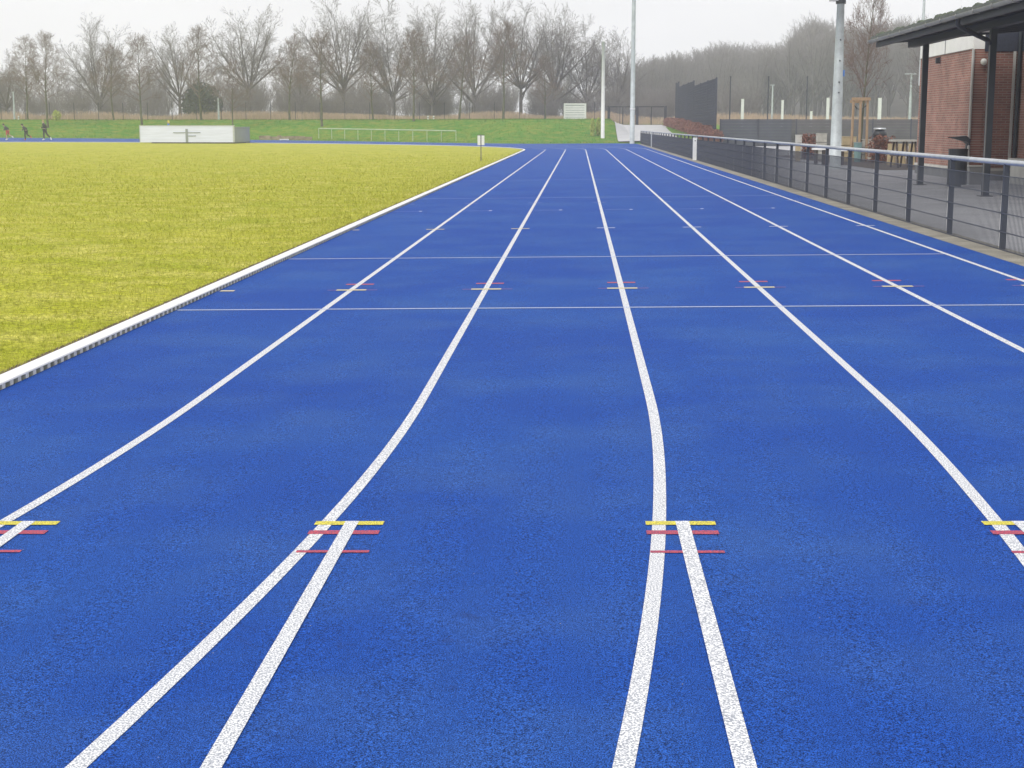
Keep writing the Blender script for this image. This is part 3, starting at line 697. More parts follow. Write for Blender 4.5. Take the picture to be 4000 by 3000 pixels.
# ------------------------------------------------------------------ bare trees
def tree_segs(seed, h, trunk_h, crown_r, n_limb, spread, levels, up=.12, leader=False, r0=.2, dens=1.):
    """list of segments (p0, p1, r0, r1, level) for a bare tree"""
    r2 = random.Random(seed); seg = []
    def grow(p, d, length, r, lvl):
        n = max(2, int(length/(.9 if lvl < 2 else .45))); n = min(n, 9); st = length/n
        pts = [p]
        for i in range(n):
            j = (.045 if lvl < 2 else .10) if not leader else (.07 if lvl < 2 else .12)
            d = (d+Vector((r2.gauss(0, j), r2.gauss(0, j), r2.gauss(0, j)+up*(.5 if lvl == 1 else .7)))).normalized()
            q = p+d*st; ra = r*(1-.75*i/n); rb = r*(1-.75*(i+1)/n)
            seg.append((p, q, ra, rb, lvl)); p = q; pts.append((q, d.copy(), rb, (i+1)/n))
        if lvl < levels:
            cnt = max(3, int(length*dens*(1.7 if lvl == 1 else 2.9)))
            for k in range(cnt):
                f = .18+.82*(k+r2.random())/cnt
                i = min(n, max(1, int(math.ceil(f*n)))); q, dd, rb, _ = pts[i]
                ax = dd.cross(Vector((r2.gauss(0,1), r2.gauss(0,1), r2.gauss(0,1)))).normalized()
                a = R(r2.uniform(20, 48)); nd = (dd*math.cos(a)+ax*math.sin(a)).normalized()
                ln = length*((.55 if leader else .40) if lvl == 1 else .45)*(1.1-.62*f)*r2.uniform(.7, 1.25)
                grow(q, nd, max(ln, .35), max(rb*.55, .007), lvl+1)
    # trunk
    p = Vector((0,0,-.2)); d = Vector((r2.gauss(0,.02), r2.gauss(0,.02), 1)).normalized(); n = 5
    tops = []
    th = h*.93 if leader else trunk_h
    n = 14 if leader else 5
    for i in range(n):
        d = (d+Vector((r2.gauss(0,.03), r2.gauss(0,.03), .05))).normalized(); q = p+d*(th+.2)/n
        f0, f1 = i/n, (i+1)/n
        k = .9 if leader else .30
        fl_ = 1.25 if i == 0 else 1
        seg.append((p, q, r0*fl_*(1-k*f0), r0*(1-k*f1), 0)); p = q; tops.append((q, d.copy(), r0*(1-k*f1)))
    if leader:
        for k in range(n_limb):
            f = (k+r2.random())/n_limb; zz = trunk_h+(th-trunk_h)*f; i = min(n-1, int(zz/th*n)); q, dd, rr = tops[i]
            az_ = k*2.4+r2.random(); inc = R(r2.uniform(48, 70)-22*f)
            ln = crown_r*(1.15-.95*f**.8)*r2.uniform(.75, 1.15)
            grow(q, Vector((math.cos(az_)*math.sin(inc), math.sin(az_)*math.sin(inc), math.cos(inc))), ln, max(rr*.45, .015), 1)
    else:
        for k in range(n_limb):
            az_ = 2.4*k+r2.uniform(-.3, .3); inc = R(spread*math.sqrt(((k*7) % n_limb+.35)/n_limb)*r2.uniform(.85, 1.08))
            i = min(n-1, r2.choice((2, 3, 4, 4))); q, dd, rr = tops[i]
            ha = (h-q.z)/2; ln = 2*ha*math.cos(inc)/(math.cos(inc)**2+(math.sin(inc)*ha/crown_r)**2)*r2.uniform(.82, .97)
            grow(q, Vector((math.cos(az_)*math.sin(inc), math.sin(az_)*math.sin(inc), math.cos(inc))), ln, rr*r2.uniform(.42, .6), 1)
    return seg
def segs_mesh(seg, n=3):
    P0 = np.array([s_[0] for s_ in seg]); P1 = np.array([s_[1] for s_ in seg]); r0 = np.array([s_[2] for s_ in seg]); r1 = np.array([s_[3] for s_ in seg])
    t = P1-P0; t /= np.linalg.norm(t, axis=1)[:, None]+1e-9
    ref = np.where(np.abs(t[:, 2:3]) < .9, np.array([[0, 0, 1.]]), np.array([[1., 0, 0]]))
    a = np.cross(t, ref); a /= np.linalg.norm(a, axis=1)[:, None]; b = np.cross(t, a)
    V = np.empty((len(seg), 2*n, 3))
    for k in range(n):
        c = math.cos(2*math.pi*k/n)*a+math.sin(2*math.pi*k/n)*b
        V[:, k] = P0+c*r0[:, None]; V[:, n+k] = P1+c*r1[:, None]
    base = (np.arange(len(seg))*2*n)[:, None]
    Fq = np.concatenate([base+np.array([[k, (k+1) % n, n+(k+1) % n, n+k]]) for k in range(n)], 0)
    return V.reshape(-1, 3), Fq
TREE = {}
def tree_proto(key, seg, trunk_lv, bark, twig, rmin=.006):
    a = [s_ for s_ in seg if s_[4] <= trunk_lv]; c = [(s_[0], s_[1], max(s_[2], rmin), max(s_[3], rmin*.6), s_[4]) for s_ in seg if s_[4] > trunk_lv]
    V, Fq = segs_mesh(a, 6); o1 = np_mesh('trunk', V, Fq, [bark], smooth=True)
    V, Fq = segs_mesh(c, 3); o2 = np_mesh('crown', V, Fq, [twig])
    TREE[key] = (o1.data, o2.data, max(s_[1].z for s_ in seg))
    bpy.data.objects.remove(o1); bpy.data.objects.remove(o2)
for i in range(4): tree_proto('A%d' % i, tree_segs(20+i, 9.3, 2.2+.2*i, 2.7, 62, 0, 4, up=.10, leader=True, r0=.135, dens=1.5), 0, 'green_bark', 'twig_brown', .010)
for i in range(5): tree_proto('B%d' % i, tree_segs(40+i, 15.5, 3.4+.3*i, 6.6, 16, 66, 4, up=.03, r0=.33, dens=1.15), 1, 'bark', 'twig', .0145)
def tree(key, name, label, x, y, h, group, rz=0, wide=1., z=None):
    t = thing(name, label, 'tree', (x, y, (z_at(x, y) if z is None else z)), group, rz)
    s_ = h/TREE[key][2]
    for nm, me in (('trunk', TREE[key][0]), ('crown', TREE[key][1])):
        o = bpy.data.objects.new(nm, me); COL.objects.link(o); o.parent = t; o.scale = (s_*wide, s_*wide, s_)
    return t
GA = 'slender young bare trees planted along the grass bank'
A = [ # px, base py, top py, label
 (108, 467, 136, 'slender bare tree on the bank above the middle runner'),
 (187, 497, 119, 'slender bare tree low on the bank right behind the tallest runner'),
 (445, 470, 175, 'slender bare tree on the bank between the tallest runner and the white box'),
 (556, 484, 111, 'slender bare tree behind the left end of the long white box'),
 (787, 472, 103, 'slender mossy bare tree behind the middle of the long white box'),
 (909, 491, 215, 'small bare tree behind the right end of the long white box'),
 (1131, 475, 141, 'thin bare tree on the bank left of the pale handrail'),
 (1258, 503, 133, 'bare tree standing at the left end of the pale handrail'),
 (1458, 473, 165, 'bare tree on the bank crest behind the left half of the pale handrail'),
 (1616, 503, 150, 'bare tree low on the bank behind the right half of the pale handrail'),
 (1793, 475, 150, 'bare tree on the bank crest above the right end of the pale handrail'),
 (1966, 497, 120, 'bare tree low on the bank right of the small infield sign'),
 (2131, 475, 225, 'thin bare tree on the bank just left of the white slatted board')]
for i, (px, pb, pt_, lab) in enumerate(A):
    Y = 151 if pb < 480 else 144
    q = at(px, pb, Y); h = (pb-pt_)/F*Y*1.0
    tree('A%d' % (i % 4), 'young_tree', lab, q.x, q.y, h, GA, rz=i*1.3)
GB = 'tall bare trees standing behind the grass bank'
B = [ # px, top py, half width px, label
 (25, 205, 110, 'broad bare tree cut by the left edge of the picture'),
 (395, 66, 140, 'tall fan shaped bare tree behind the tallest runner and the white box'),
 (705, 100, 95, 'bushy bare tree behind the middle of the long white box'),
 (975, 33, 150, 'large round crowned bare tree behind the right end of the long white box'),
 (1345, -2, 125, 'very tall round bare tree behind the left end of the pale handrail'),
 (1540, -12, 120, 'tallest dense bare tree behind the middle of the pale handrail'),
 (1690, 25, 80, 'narrow tall bare tree between the two tallest dense crowns'),
 (1850, 2, 105, 'very tall dense bare tree behind the small infield sign'),
 (2035, 14, 95, 'tall bare tree left of the white slatted board'),
 (2165, 25, 85, 'tall bare tree directly behind the white slatted board'),
 (2295, 72, 90, 'lighter bare tree just left of the white flag pole'),
 (2405, 120, 60, 'smaller bare tree between the white flag pole and the tall thin pole'),
 (1180, 160, 70, 'low hazy bare tree between two large crowns left of the pale handrail')]
for i, (px, pt_, hw, lab) in enumerate(B):
    Y = 188+(i*37 % 17); q = at(px, 473, Y); z = z_at(q.x, Y); top = at(px, pt_, Y).z; h = (top-z)*1.06
    wd = (hw/F*Y)/(6.4*h/15.5); tree('B%d' % (i % 5), 'bare_tree', lab, q.x, Y, h, GB, rz=i*2.1, wide=min(1.3, max(.95, wd*1.25)))
tree('A2', 'young_tree', 'young staked tree held by wooden stakes on the terrace', P(3358, 60)[0], 60, 8.0, None, rz=.7, wide=.5, z=.06)
tree('B3', 'bare_tree', 'dark bare tree top rising behind the mossy roof edge', at(3690, 400, 95).x, 95, 8.6, None, rz=.4, wide=.75, z=.06)

# tree stakes
sk = thing('tree_stakes', 'frame of tan wooden stakes with cross bars round the young terrace tree', 'stakes', P(3350, 60))
for dx, dy in ((-.27, -.25), (.0, -.27), (.27, -.22), (.1, .3)):
    b = MB(); b.tube([(dx*1.1, dy, 0), (dx, dy, 2.42)], .05, 8); b.build('stake', 'timber', sk)
b = MB(); b.box(-.36, .36, -.33, -.29, 2.33, 2.45); b.build('cross_bar', 'timber', sk)
b = MB(); b.box(-.30, .30, .34, .38, 2.25, 2.36); b.build('cross_bar', 'timber', sk)
b = MB(); b.tube([(-.27, -.25, 2.2), (-.1, -.1, 2.02), (.08, -.05, 2.0), (.27, -.22, 2.18)], .018, 6); b.build('tie_strap', 'black', sk)

# ------------------------------------------------------------------ far woods (uncountable masses, geometry-node instances)
def scatter(name, mesh_obj, pts, scales, seed):
    me = bpy.data.meshes.new(name); me.from_pydata([tuple(p_) for p_ in pts], [], [])
    at_ = me.attributes.new('size', 'FLOAT', 'POINT'); at_.data.foreach_set('value', np.asarray(scales, np.float32))
    at2 = me.attributes.new('turn', 'FLOAT_VECTOR', 'POINT'); r2 = np.random.RandomState(seed)
    at2.data.foreach_set('vector', np.stack([np.zeros(len(pts)), np.zeros(len(pts)), r2.rand(len(pts))*6.28], 1).astype(np.float32).ravel())
    o = bpy.data.objects.new(name, me); COL.objects.link(o)
    g = bpy.data.node_groups.new(name, 'GeometryNodeTree')
    g.interface.new_socket('Geometry', in_out='INPUT', socket_type='NodeSocketGeometry'); g.interface.new_socket('Geometry', in_out='OUTPUT', socket_type='NodeSocketGeometry')
    gi = g.nodes.new('NodeGroupInput'); go = g.nodes.new('NodeGroupOutput'); ip = g.nodes.new('GeometryNodeInstanceOnPoints')
    oi = g.nodes.new('GeometryNodeObjectInfo'); oi.inputs[0].default_value = mesh_obj; oi.transform_space = 'ORIGINAL'
    a1 = g.nodes.new('GeometryNodeInputNamedAttribute'); a1.data_type = 'FLOAT'; a1.inputs[0].default_value = 'size'
    a2 = g.nodes.new('GeometryNodeInputNamedAttribute'); a2.data_type = 'FLOAT_VECTOR'; a2.inputs[0].default_value = 'turn'
    K = g.links.new
    K(gi.outputs[0], ip.inputs['Points']); K(oi.outputs['Geometry'], ip.inputs['Instance'])
    K(a2.outputs[0], ip.inputs['Rotation']); K(a1.outputs[0], ip.inputs['Scale']); K(ip.outputs[0], go.inputs[0])
    md = o.modifiers.new('scatter', 'NODES'); md.node_group = g
    struct(o, 'stuff'); return o
def one_mesh(name, seg, bark, twig, lv, rmin):
    a = [s_ for s_ in seg if s_[4] <= lv]; c = [(s_[0], s_[1], max(s_[2], rmin), max(s_[3], rmin*.6), s_[4]) for s_ in seg if s_[4] > lv]
    V1, F1 = segs_mesh(a, 3); V2, F2 = segs_mesh(c, 3)
    o = np_mesh(name, np.concatenate([V1, V2]), np.concatenate([F1, F2+len(V1)]), [bark, twig], mi=np.concatenate([np.zeros(len(F1)), np.ones(len(F2))]))
    COL.objects.unlink(o); return o
shrub_seg = []
r2 = random.Random(9)
for k in range(7):
    sg = tree_segs(70+k, 6.5, .6, 2.2, 6, 40, 3, up=.1, r0=.08)
    off = Vector((r2.gauss(0, 1.1), r2.gauss(0, 1.1), 0)); sc_ = r2.uniform(.7, 1.1)
    shrub_seg += [(a*sc_+off, c*sc_+off, x, y_, l) for a, c, x, y_, l in sg]
shrub = one_mesh('thicket_plant', shrub_seg, 'twig', 'twig', 1, .012)
ftree = [one_mesh('wood_tree', tree_segs(90+i, 17, 5, 5.0, 8, 40, 3, up=.10, r0=.32), 'bark', 'twig', 1, .022) for i in range(2)]
rs = np.random.RandomState(12)
def wood(name, obj, n, xr, yr, sc, seed):
    r3 = np.random.RandomState(seed); x = xr[0]+(xr[1]-xr[0])*r3.rand(n); y = yr[0]+(yr[1]-yr[0])*r3.rand(n)
    return scatter(name, obj, np.stack([x, y, zg(x, y)-.2], 1), sc[0]+(sc[1]-sc[0])*r3.rand(n), seed)
wood('thicket', shrub, 250, (-110, 22), (180, 228), (.5, .96), 1)
wood('far_wood', ftree[0], 100, (-130, 30), (228, 300), (.38, .58), 2)
def hill_wood(name, obj, n, seed):
    r3 = np.random.RandomState(seed); px = 2440+(4350-2440)*r3.rand(n); Y = 260+210*r3.rand(n)
    x = np.array([at(a, 480, b_).x for a, b_ in zip(px, Y)]); z = zg(x, Y)
    want = np.interp(px, [2440, 2500, 2620, 2780, 2900, 3060, 3110, 3180, 3260, 3500, 4400], [255, 215, 195, 158, 158, 150, 75, 40, 95, 60, 60])+70*r3.rand(n)**1.8
    top = np.array([at(a, b_, c_).z for a, b_, c_ in zip(px, want, Y)])
    return scatter(name, obj, np.stack([x, Y, z-.3], 1), np.clip((top-z)/17, .25, 1.6), seed)
hill_wood('hillside_wood', ftree[1], 330, 21); hill_wood('hillside_wood', ftree[0], 300, 22)

# conifer clump and reeds
def bush(name, label, x, y, h, w, m_, n, size, seed, cat='shrub', group=None, z=None):
    r3 = np.random.RandomState(seed); t = thing(name, label, cat, (x, y, z_at(x, y) if z is None else z), group); pts = []
    for i in range(n):
        f = r3.rand(); rr = w/2*math.sqrt(max(0, 1-(2*f-.9)**2*.8))*math.sqrt(r3.rand()); a = r3.rand()*6.28
        pts.append((rr*math.cos(a), rr*math.sin(a), .05+f*h*(.9+.1*math.sin(a*3))))
    leaf_cloud('foliage', t, m_, pts, size, seed); b = MB()
    for k in range(5): b.tube([(0,0,-.1), (r3.randn()*w*.12, r3.randn()*w*.12, h*.75)], [min(.04, w*.04), .01], 5)
    b.build('stem', 'bark', t); return t
q = at(655, 470, 170); bush('evergreen_shrub', 'dark evergreen bush in the thicket behind the white box', q.x, 186, 4.6, 5.0, 'conifer', 2600, .22, 3)
gs = 'narrow pale green shrubs beside the flag pole'
for i, (px, lab) in enumerate(((2314, 'narrow yellow green shrub, the one farther from the white flag pole'), (2337, 'narrow yellow green shrub, the one right next to the white flag pole'))):
    q = at(px, 540, 128); bush('narrow_shrub', lab, q.x, 128.5+i*.6, 1.42, .38, 'leaf', 3500, .06, 30+i, group=gs)
q = at(222, 470, 150); bush('garden_shrub', 'small pale leafed bush on the bank crest behind the tallest runner', q.x, 150, .95, .9, 'leaf', 500, .07, 33)
NR = 42000; r3 = np.random.RandomState(8)
rx = -95+150*r3.rand(NR); ry = 158+16*r3.rand(NR); rz = zg(rx, ry); rh = (.50+.55*r3.rand(NR))*(.75+.25*np.sin(rx*.35+np.sin(rx*.11)*2))
ra = r3.rand(NR)*3.14; rw = .012+.012*r3.rand(NR); lean = r3.randn(NR, 2)*.12
V = np.empty((NR, 4, 3)); V[:, 0] = np.stack([rx-np.cos(ra)*rw, ry-np.sin(ra)*rw, rz-.05], 1); V[:, 1] = np.stack([rx+np.cos(ra)*rw, ry+np.sin(ra)*rw, rz-.05], 1)
V[:, 2] = np.stack([rx+lean[:, 0]+np.cos(ra)*rw*.7, ry+lean[:, 1]+np.sin(ra)*rw*.7, rz+rh], 1); V[:, 3] = np.stack([rx+lean[:, 0]-np.cos(ra)*rw*.7, ry+lean[:, 1]-np.sin(ra)*rw*.7, rz+rh*1.02], 1)
struct(np_mesh('reeds', V.reshape(-1, 3), np.arange(NR*4).reshape(-1, 4), ['reed']), 'stuff')
NG = 60000; r3 = np.random.RandomState(18)    # rough grass tufts on the bank
gx_ = -75+82*r3.rand(NG); gy_ = 118+38*r3.rand(NG); rr = np.hypot(gx_-CX, gy_-YB)
ok = np.where(gx_ > -4.3, gy_ > blue_edge(gx_)+.25, rr > RO+.25) & ~((gx_ > 3.0) & (gy_ > 118)); gx_, gy_ = gx_[ok], gy_[ok]; n = len(gx_)
gz = zg(gx_, gy_); gh = .05+.12*r3.rand(n)**2*(1+1.2*(r3.rand(n) < .04)); ga = r3.rand(n)*3.14
V = np.empty((n, 3, 3)); V[:, 0] = np.stack([gx_-np.cos(ga)*.02, gy_-np.sin(ga)*.02, gz-.02], 1); V[:, 1] = np.stack([gx_+np.cos(ga)*.02, gy_+np.sin(ga)*.02, gz-.02], 1)
V[:, 2] = np.stack([gx_+r3.randn(n)*.04, gy_+r3.randn(n)*.04, gz+gh], 1)
struct(np_mesh('bank_grass', V.reshape(-1, 3), np.arange(n*3).reshape(-1, 3), ['bank']), 'stuff')

# ------------------------------------------------------------------ fences behind, gate, tall screen
bf = thing('boundary_fence', 'thin wire boundary fence along the crest of the grass bank in front of the reeds', 'fence', (0, 153.5, 0))
pm = MB(); pm.box(-.025, .025, -.025, .025, 0, 1.75); mp_ = None; pw = MB()
for k in range(6): pw.box(0, 2.5, -.003, .003, .1+.3*k, .106+.3*k)
for k in range(25): pw.box(.1*k, .1*k+.004, -.002, .002, .1, 1.6)
for i in range(33):
    x = -76+2.5*i; z = z_at(x, 153.5)
    if i == 0: a_, c_ = pm.build('post', 'anthracite', bf), pw.build('wire_panel', 'wire', bf)
    else:
        a_, c_ = a_.copy(), c_.copy(); COL.objects.link(a_); COL.objects.link(c_)
    a_.location = (x, 0, z); c_.location = (x, 0, z); a_.parent = bf; c_.parent = bf
gt = thing('gate', 'dark double leaf mesh gate at the top of the pale path', 'gate', (0, 155.5, 0))
xg0, xg1 = at(2376, 480, 155.5).x, at(2600, 480, 155.5).x; xm = (xg0+xg1)/2; zgt = z_at(xm, 155.5)
for x in (xg0, xm, xg1):
    b = MB(); b.box(x-.09, x+.09, -.09, .09, zgt-.1, zgt+1.98); b.build('gate_post', 'black', gt)
for x0, x1 in ((xg0+.12, xm-.1), (xm+.1, xg1-.12)):
    b = MB()
    b.box(x0, x1, -.025, .025, zgt+1.85, zgt+1.95); b.box(x0, x1, -.025, .025, zgt+.04, zgt+.12)
    for xx in (x0, (x0+x1)/2, x1): b.box(xx-.05, xx+.05, -.026, .026, zgt+.121, zgt+1.849)
    lf = b.build('gate_leaf', 'black', gt); b = MB()
    for k in range(int((x1-x0)/.05)): b.box(x0+.05*k, x0+.05*k+.004, -.003, .003, zgt+.12, zgt+1.85)
    b.build('mesh', 'wire', lf)
sc = thing('mesh_screen', 'tall dark mesh screen fence with a stepped top above the rust brown hedge', 'fence', (0, 0, 0))
y = 110.2; k = 0
steps = [(110.2, 132), (132, 152), (152, 156)]
for i, (y0, y1) in enumerate(steps):
    z0, z1 = z_at(9.7, y0), z_at(9.7, y1); zb = min(z0, z1)-.1; top = at(2798, 305, 110.2).z+(.0, .42, .88)[i]
    b = MB(); yy = y0
    while yy < y1: b.box(9.68, 9.688, yy-.003, yy+.003, zb, top); yy += .04
    zz = zb+.1
    while zz < top: b.box(9.67, 9.70, y0, y1, zz-.004, zz+.004); zz += .2
    b.build('wire_panel', 'screen', sc)
for yy in (110.2, 117.5, 124.7, 132, 138.7, 145.3, 152, 156):
    i = 0 if yy < 132 else (1 if yy < 152 else 2); b = MB(); b.box(9.63, 9.75, yy-.06, yy+.06, z_at(9.7, yy)-.2, at(2798, 305, 110.2).z+(.05, .47, .93)[i]); b.build('post', 'screen', sc)
lf_ = thing('dark_fence', 'long low slatted fence, dark in its left part, behind the terrace', 'fence', (0, 0, 0))
xa, xb_, xc = at(2798, 500, 109.5).x, at(3112, 500, 104).x, at(3610, 500, 104).x
ztop = at(2900, 466, 107).z
for (x0, x1, yy, m_) in ((xa, xb_, 106.5, 'anthracite'), (xb_+.02, xc+12, 107.5, 'asphalt')):
    b = MB(); zz = 0.0
    while zz < ztop-.02: b.box(x0, x1, yy-.03, yy+.03, zz, min(zz+.196, ztop)); zz += .2
    b.build('slats', mat('fence_slat_dark', (.055, .062, .078), .6, var=.15, scale=1.5) if m_ == 'anthracite' else mat('fence_slat_grey', (.085, .083, .085), .7, var=.2, scale=1.2), lf_)
for x in np.arange(xa, xc+12, 2.6):
    b = MB(); b.box(x-.04, x+.04, 106.40, 106.462, 0, ztop+.02); b.build('post', 'anthracite', lf_)
GN_ = 'tall thin dark net posts behind the low slatted fence'
for px, lab in ((2850, 'thin dark net post nearest the tall mesh screen'), (2998, 'thin dark net post in the middle of the three'), (3149, 'thin dark net post nearest the thick galvanised mast')):
    q = at(px, 470, 130); t = thing('net_post', lab, 'post', (q.x, 130, 0), GN_)
    b = MB(); b.tube([(0,0,0), (0,0,at(px, 300, 130).z)], .05, 8); b.build('shaft', 'anthracite', t)
    b = MB(); b.tube([(0,0,at(px, 300, 130).z-.02), (0,0,at(px, 300, 130).z+.04)], .07, 8); b.build('cap', 'black', t)
WP = 'white posts on the field beyond the low slatted fence'
for px, pt_, w, lab in ((2899, 388, .12, 'stout white post beyond the fence, nearest the tall mesh screen'), (3055, 393, .10, 'white post beyond the fence, second from the tall mesh screen'), (3168, 436, .1, 'shortest white post beyond the fence, left of the thick mast'),
                   (3232, 384, .12, 'white post beyond the fence, touching the thick mast on its left'), (3434, 384, .14, 'thick white post beyond the fence, right of the tree stakes')):
    q = at(px, 470, 140); t = thing('white_post', lab, 'post', (q.x, 140, 1.2), WP); zt1 = at(px, pt_, 140).z-1.2
    b = MB(); b.box(-w, w, -w, w, 0, zt1); b.build('shaft', 'white', t); b = MB(); b.box(-w-.01, w+.01, -w-.01, w+.01, zt1+.002, zt1+.04); b.build('cap', 'offwhite', t)
def lamp(px, pb, pt_, Y, lab, group, arm=.35):
    q = at(px, pb, Y); t = thing('street_lamp', lab, 'street lamp', (q.x, Y, q.z), group); hh = at(px, pt_, Y).z-q.z
    b = MB(); b.tube([(0,0,-.5), (0,0,hh)], [.12, .07], 8); b.build('pole', 'mast', t); b = MB(); b.box(-arm*1.4, arm, -.1, .1, hh+.001, hh+.09); b.build('lamp_head', 'galv', t)
GL = 'slim street lamps behind the sports ground'
lamp(3553, 467, 291, 120, 'slim pale street lamp just left of the brick wall', GL)
lamp(3015, 467, 334, 160, 'slim street lamp above the low slatted fence, left of the thick mast', GL, .2)
lamp(57, 466, 362, 158, 'thin grey lamp post at the far left beside the bare tree', GL, .1)
lamp(3597, 300, -40, 90, 'thin lamp pole rising behind the clubhouse roof edge', GL, .1)
lamp(855, 467, 385, 158, 'thin pale post behind the long white box', GL, .05)

# ------------------------------------------------------------------ objects round the far bend
mx_ = thing('mat_cover', 'long white sheet metal cover over the high jump mat on the infield', 'mat cover', (0, 0, 0))
xl, xr, yf, yb_, zb = -35.45, -27.75, 122.6, 128.4, .02
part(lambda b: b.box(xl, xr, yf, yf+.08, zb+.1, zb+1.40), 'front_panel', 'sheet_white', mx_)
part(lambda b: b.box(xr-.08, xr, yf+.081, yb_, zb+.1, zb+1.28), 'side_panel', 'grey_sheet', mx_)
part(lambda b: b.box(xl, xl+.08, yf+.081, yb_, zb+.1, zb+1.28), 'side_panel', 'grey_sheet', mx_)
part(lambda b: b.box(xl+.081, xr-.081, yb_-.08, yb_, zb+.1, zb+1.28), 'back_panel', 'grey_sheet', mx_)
part(lambda b: b.box(xl-.02, xr+.04, yf+.09, yb_+.03, zb+1.282, zb+1.33), 'roof', 'galv', mx_)
part(lambda b: (b.box(xl-.03, xr+.03, yf-.03, yf+.10, zb+1.402, zb+1.46), b.box(xl-.02, xl+.03, yf-.02, yf-.001, zb+.1, zb+1.40), b.box(xr-.12, xr+.02, yf-.02, yf-.001, zb+.1, zb+1.40)), 'frame', 'galv', mx_)
part(lambda b: b.box(xl+.9, xr+.02, yf+.1, yb_-.1, zb-.1, zb+.098), 'base_frame', 'black', mx_)
xm_ = xl+(732-543)/(923-543)*(xr-xl)
part(lambda b: b.box(xm_-.09, xm_+.09, yf-.05, yf-.002, zb+.12, zb+1.16), 'lock_bar', 'grey_sheet', mx_)
part(lambda b: (b.box(xm_-1.1, xm_-.1, yf-.04, yf-.003, zb+.84, zb+.90), b.box(xm_+.1, xm_+1.12, yf-.04, yf-.003, zb+.84, zb+.90), b.box(xm_+.1, xm_+.75, yf-.04, yf-.003, zb+.58, zb+.64)), 'handle', 'grey_sheet', mx_)
hr = thing('handrail', 'pale green handrail with many thin posts at the foot of the grass bank', 'railing', (0, 0, 0))
pa, pc = Vector((-23.4, 137.2, 0)), Vector((-10.35, 128.6, 0))
for k in range(11):
    q = pa.lerp(pc, k/10); z = z_at(q.x, q.y); b = MB(); b.tube([(q.x, q.y, z-.1), (q.x, q.y, z+.88)], .035, 6); b.build('post', mat('pale_green_steel', (.42, .50, .34), .5) if k == 0 else bpy.data.materials['pale_green_steel'], hr)
b = MB(); b.tube([(pa.x, pa.y, z_at(pa.x, pa.y)+.9), (pc.x, pc.y, z_at(pc.x, pc.y)+.9)], .05, 8); b.build('top_rail', bpy.data.materials['pale_green_steel'], hr)
bd = thing('scoreboard', 'white framed board with horizontal lines on the crest of the bank', 'board', (0, 0, 0)); q0, q1 = at(2204, 466, 150), at(2288, 405, 150)
part(lambda b: b.box(q0.x, q1.x, 149.95, 150.05, q0.z, q1.z), 'panel', 'white', bd)
part(lambda b: (b.box(q0.x-.05, q1.x+.05, 149.9, 149.948, q1.z-.1, q1.z+.03), b.box(q0.x-.05, q1.x+.05, 149.9, 149.948, q0.z-.03, q0.z+.08), b.box(q0.x-.05, q0.x+.06, 149.9, 149.948, q0.z+.081, q1.z-.101), b.box(q1.x-.06, q1.x+.05, 149.9, 149.948, q0.z+.081, q1.z-.101)), 'frame', 'white', bd)
def lines(b):
    for k in range(6): zz = q0.z+.2+k*(q1.z-q0.z-.38)/5; b.box(q0.x+.12, q1.x-.12, 149.94, 149.9495, zz-.03, zz+.03)
part(lines, 'slats', 'dark_line', bd)
for x in (q0.x+.2, q1.x-.2): part(lambda b: b.box(x-.04, x+.04, 150.06, 150.14, 1.3, q1.z), 'leg', 'galv', bd)
sg = thing('distance_sign', 'small two panel white sign on a thin post at the corner of the yellow infield', 'sign', (at(1879, 627, 64).x, 64, -.02))
part(lambda b: b.tube([(0,0,-.05), (0,0,.66)], .02, 8), 'post', 'flange', sg)
for sx in (-1, 1): part(lambda b: b.box(sx*.08-.062, sx*.08+.062, -.012, .012, .66, 1.06), 'panel', 'white', sg)
part(lambda b: (b.box(-.017, .017, -.02, .02, .62, 1.09), b.box(-.15, .15, -.014, .014, 1.061, 1.085)), 'frame', 'anthracite', sg)
rw_ = thing('stone_edging', 'low broken stone wall at the foot of the bank right of the white box', 'wall', (0,0,0))
b = MB(); r4 = random.Random(3); xx = -28.6
while xx < -24.0:
    w_ = r4.uniform(.35, .9); yy = YB+math.sqrt((RO+.9)**2-(xx-CX)**2); z = z_at(xx, yy); b.box(xx, xx+w_-.04, yy, yy+.35, z-.1, z+r4.uniform(.28, .42)); xx += w_
b.build('stones', 'rubble', rw_)
tb = thing('takeoff_board', 'small white board lying at the foot of the stone wall', 'board', (-26.0, 134.4, z_at(-26, 134.4))); part(lambda b: b.box(-.4, .4, -.1, .1, .02, .10), 'plank', 'white', tb); part(lambda b: (b.box(-.36, -.3, -.09, .09, -.05, .02), b.box(.3, .36, -.09, .09, -.05, .02)), 'foot', 'galv', tb)
gm = 'small white marker posts on the bank crest'
for px, lab in ((1672, 'small white marker post on the bank crest, left one of the pair'), (1694, 'small white marker post on the bank crest, right one of the pair'), (73, 'small white marker post beside the thin grey lamp post')):
    q = at(px, 470, 152); t = thing('marker_post', lab, 'post', (q.x, 152, z_at(q.x, 152)), gm); part(lambda b: b.tube([(0,0,-.1), (0,0,.42)], .07, 8), 'shaft', 'white', t); part(lambda b: b.tube([(0,0,.2), (0,0,.26)], .075, 8), 'band', 'black', t)

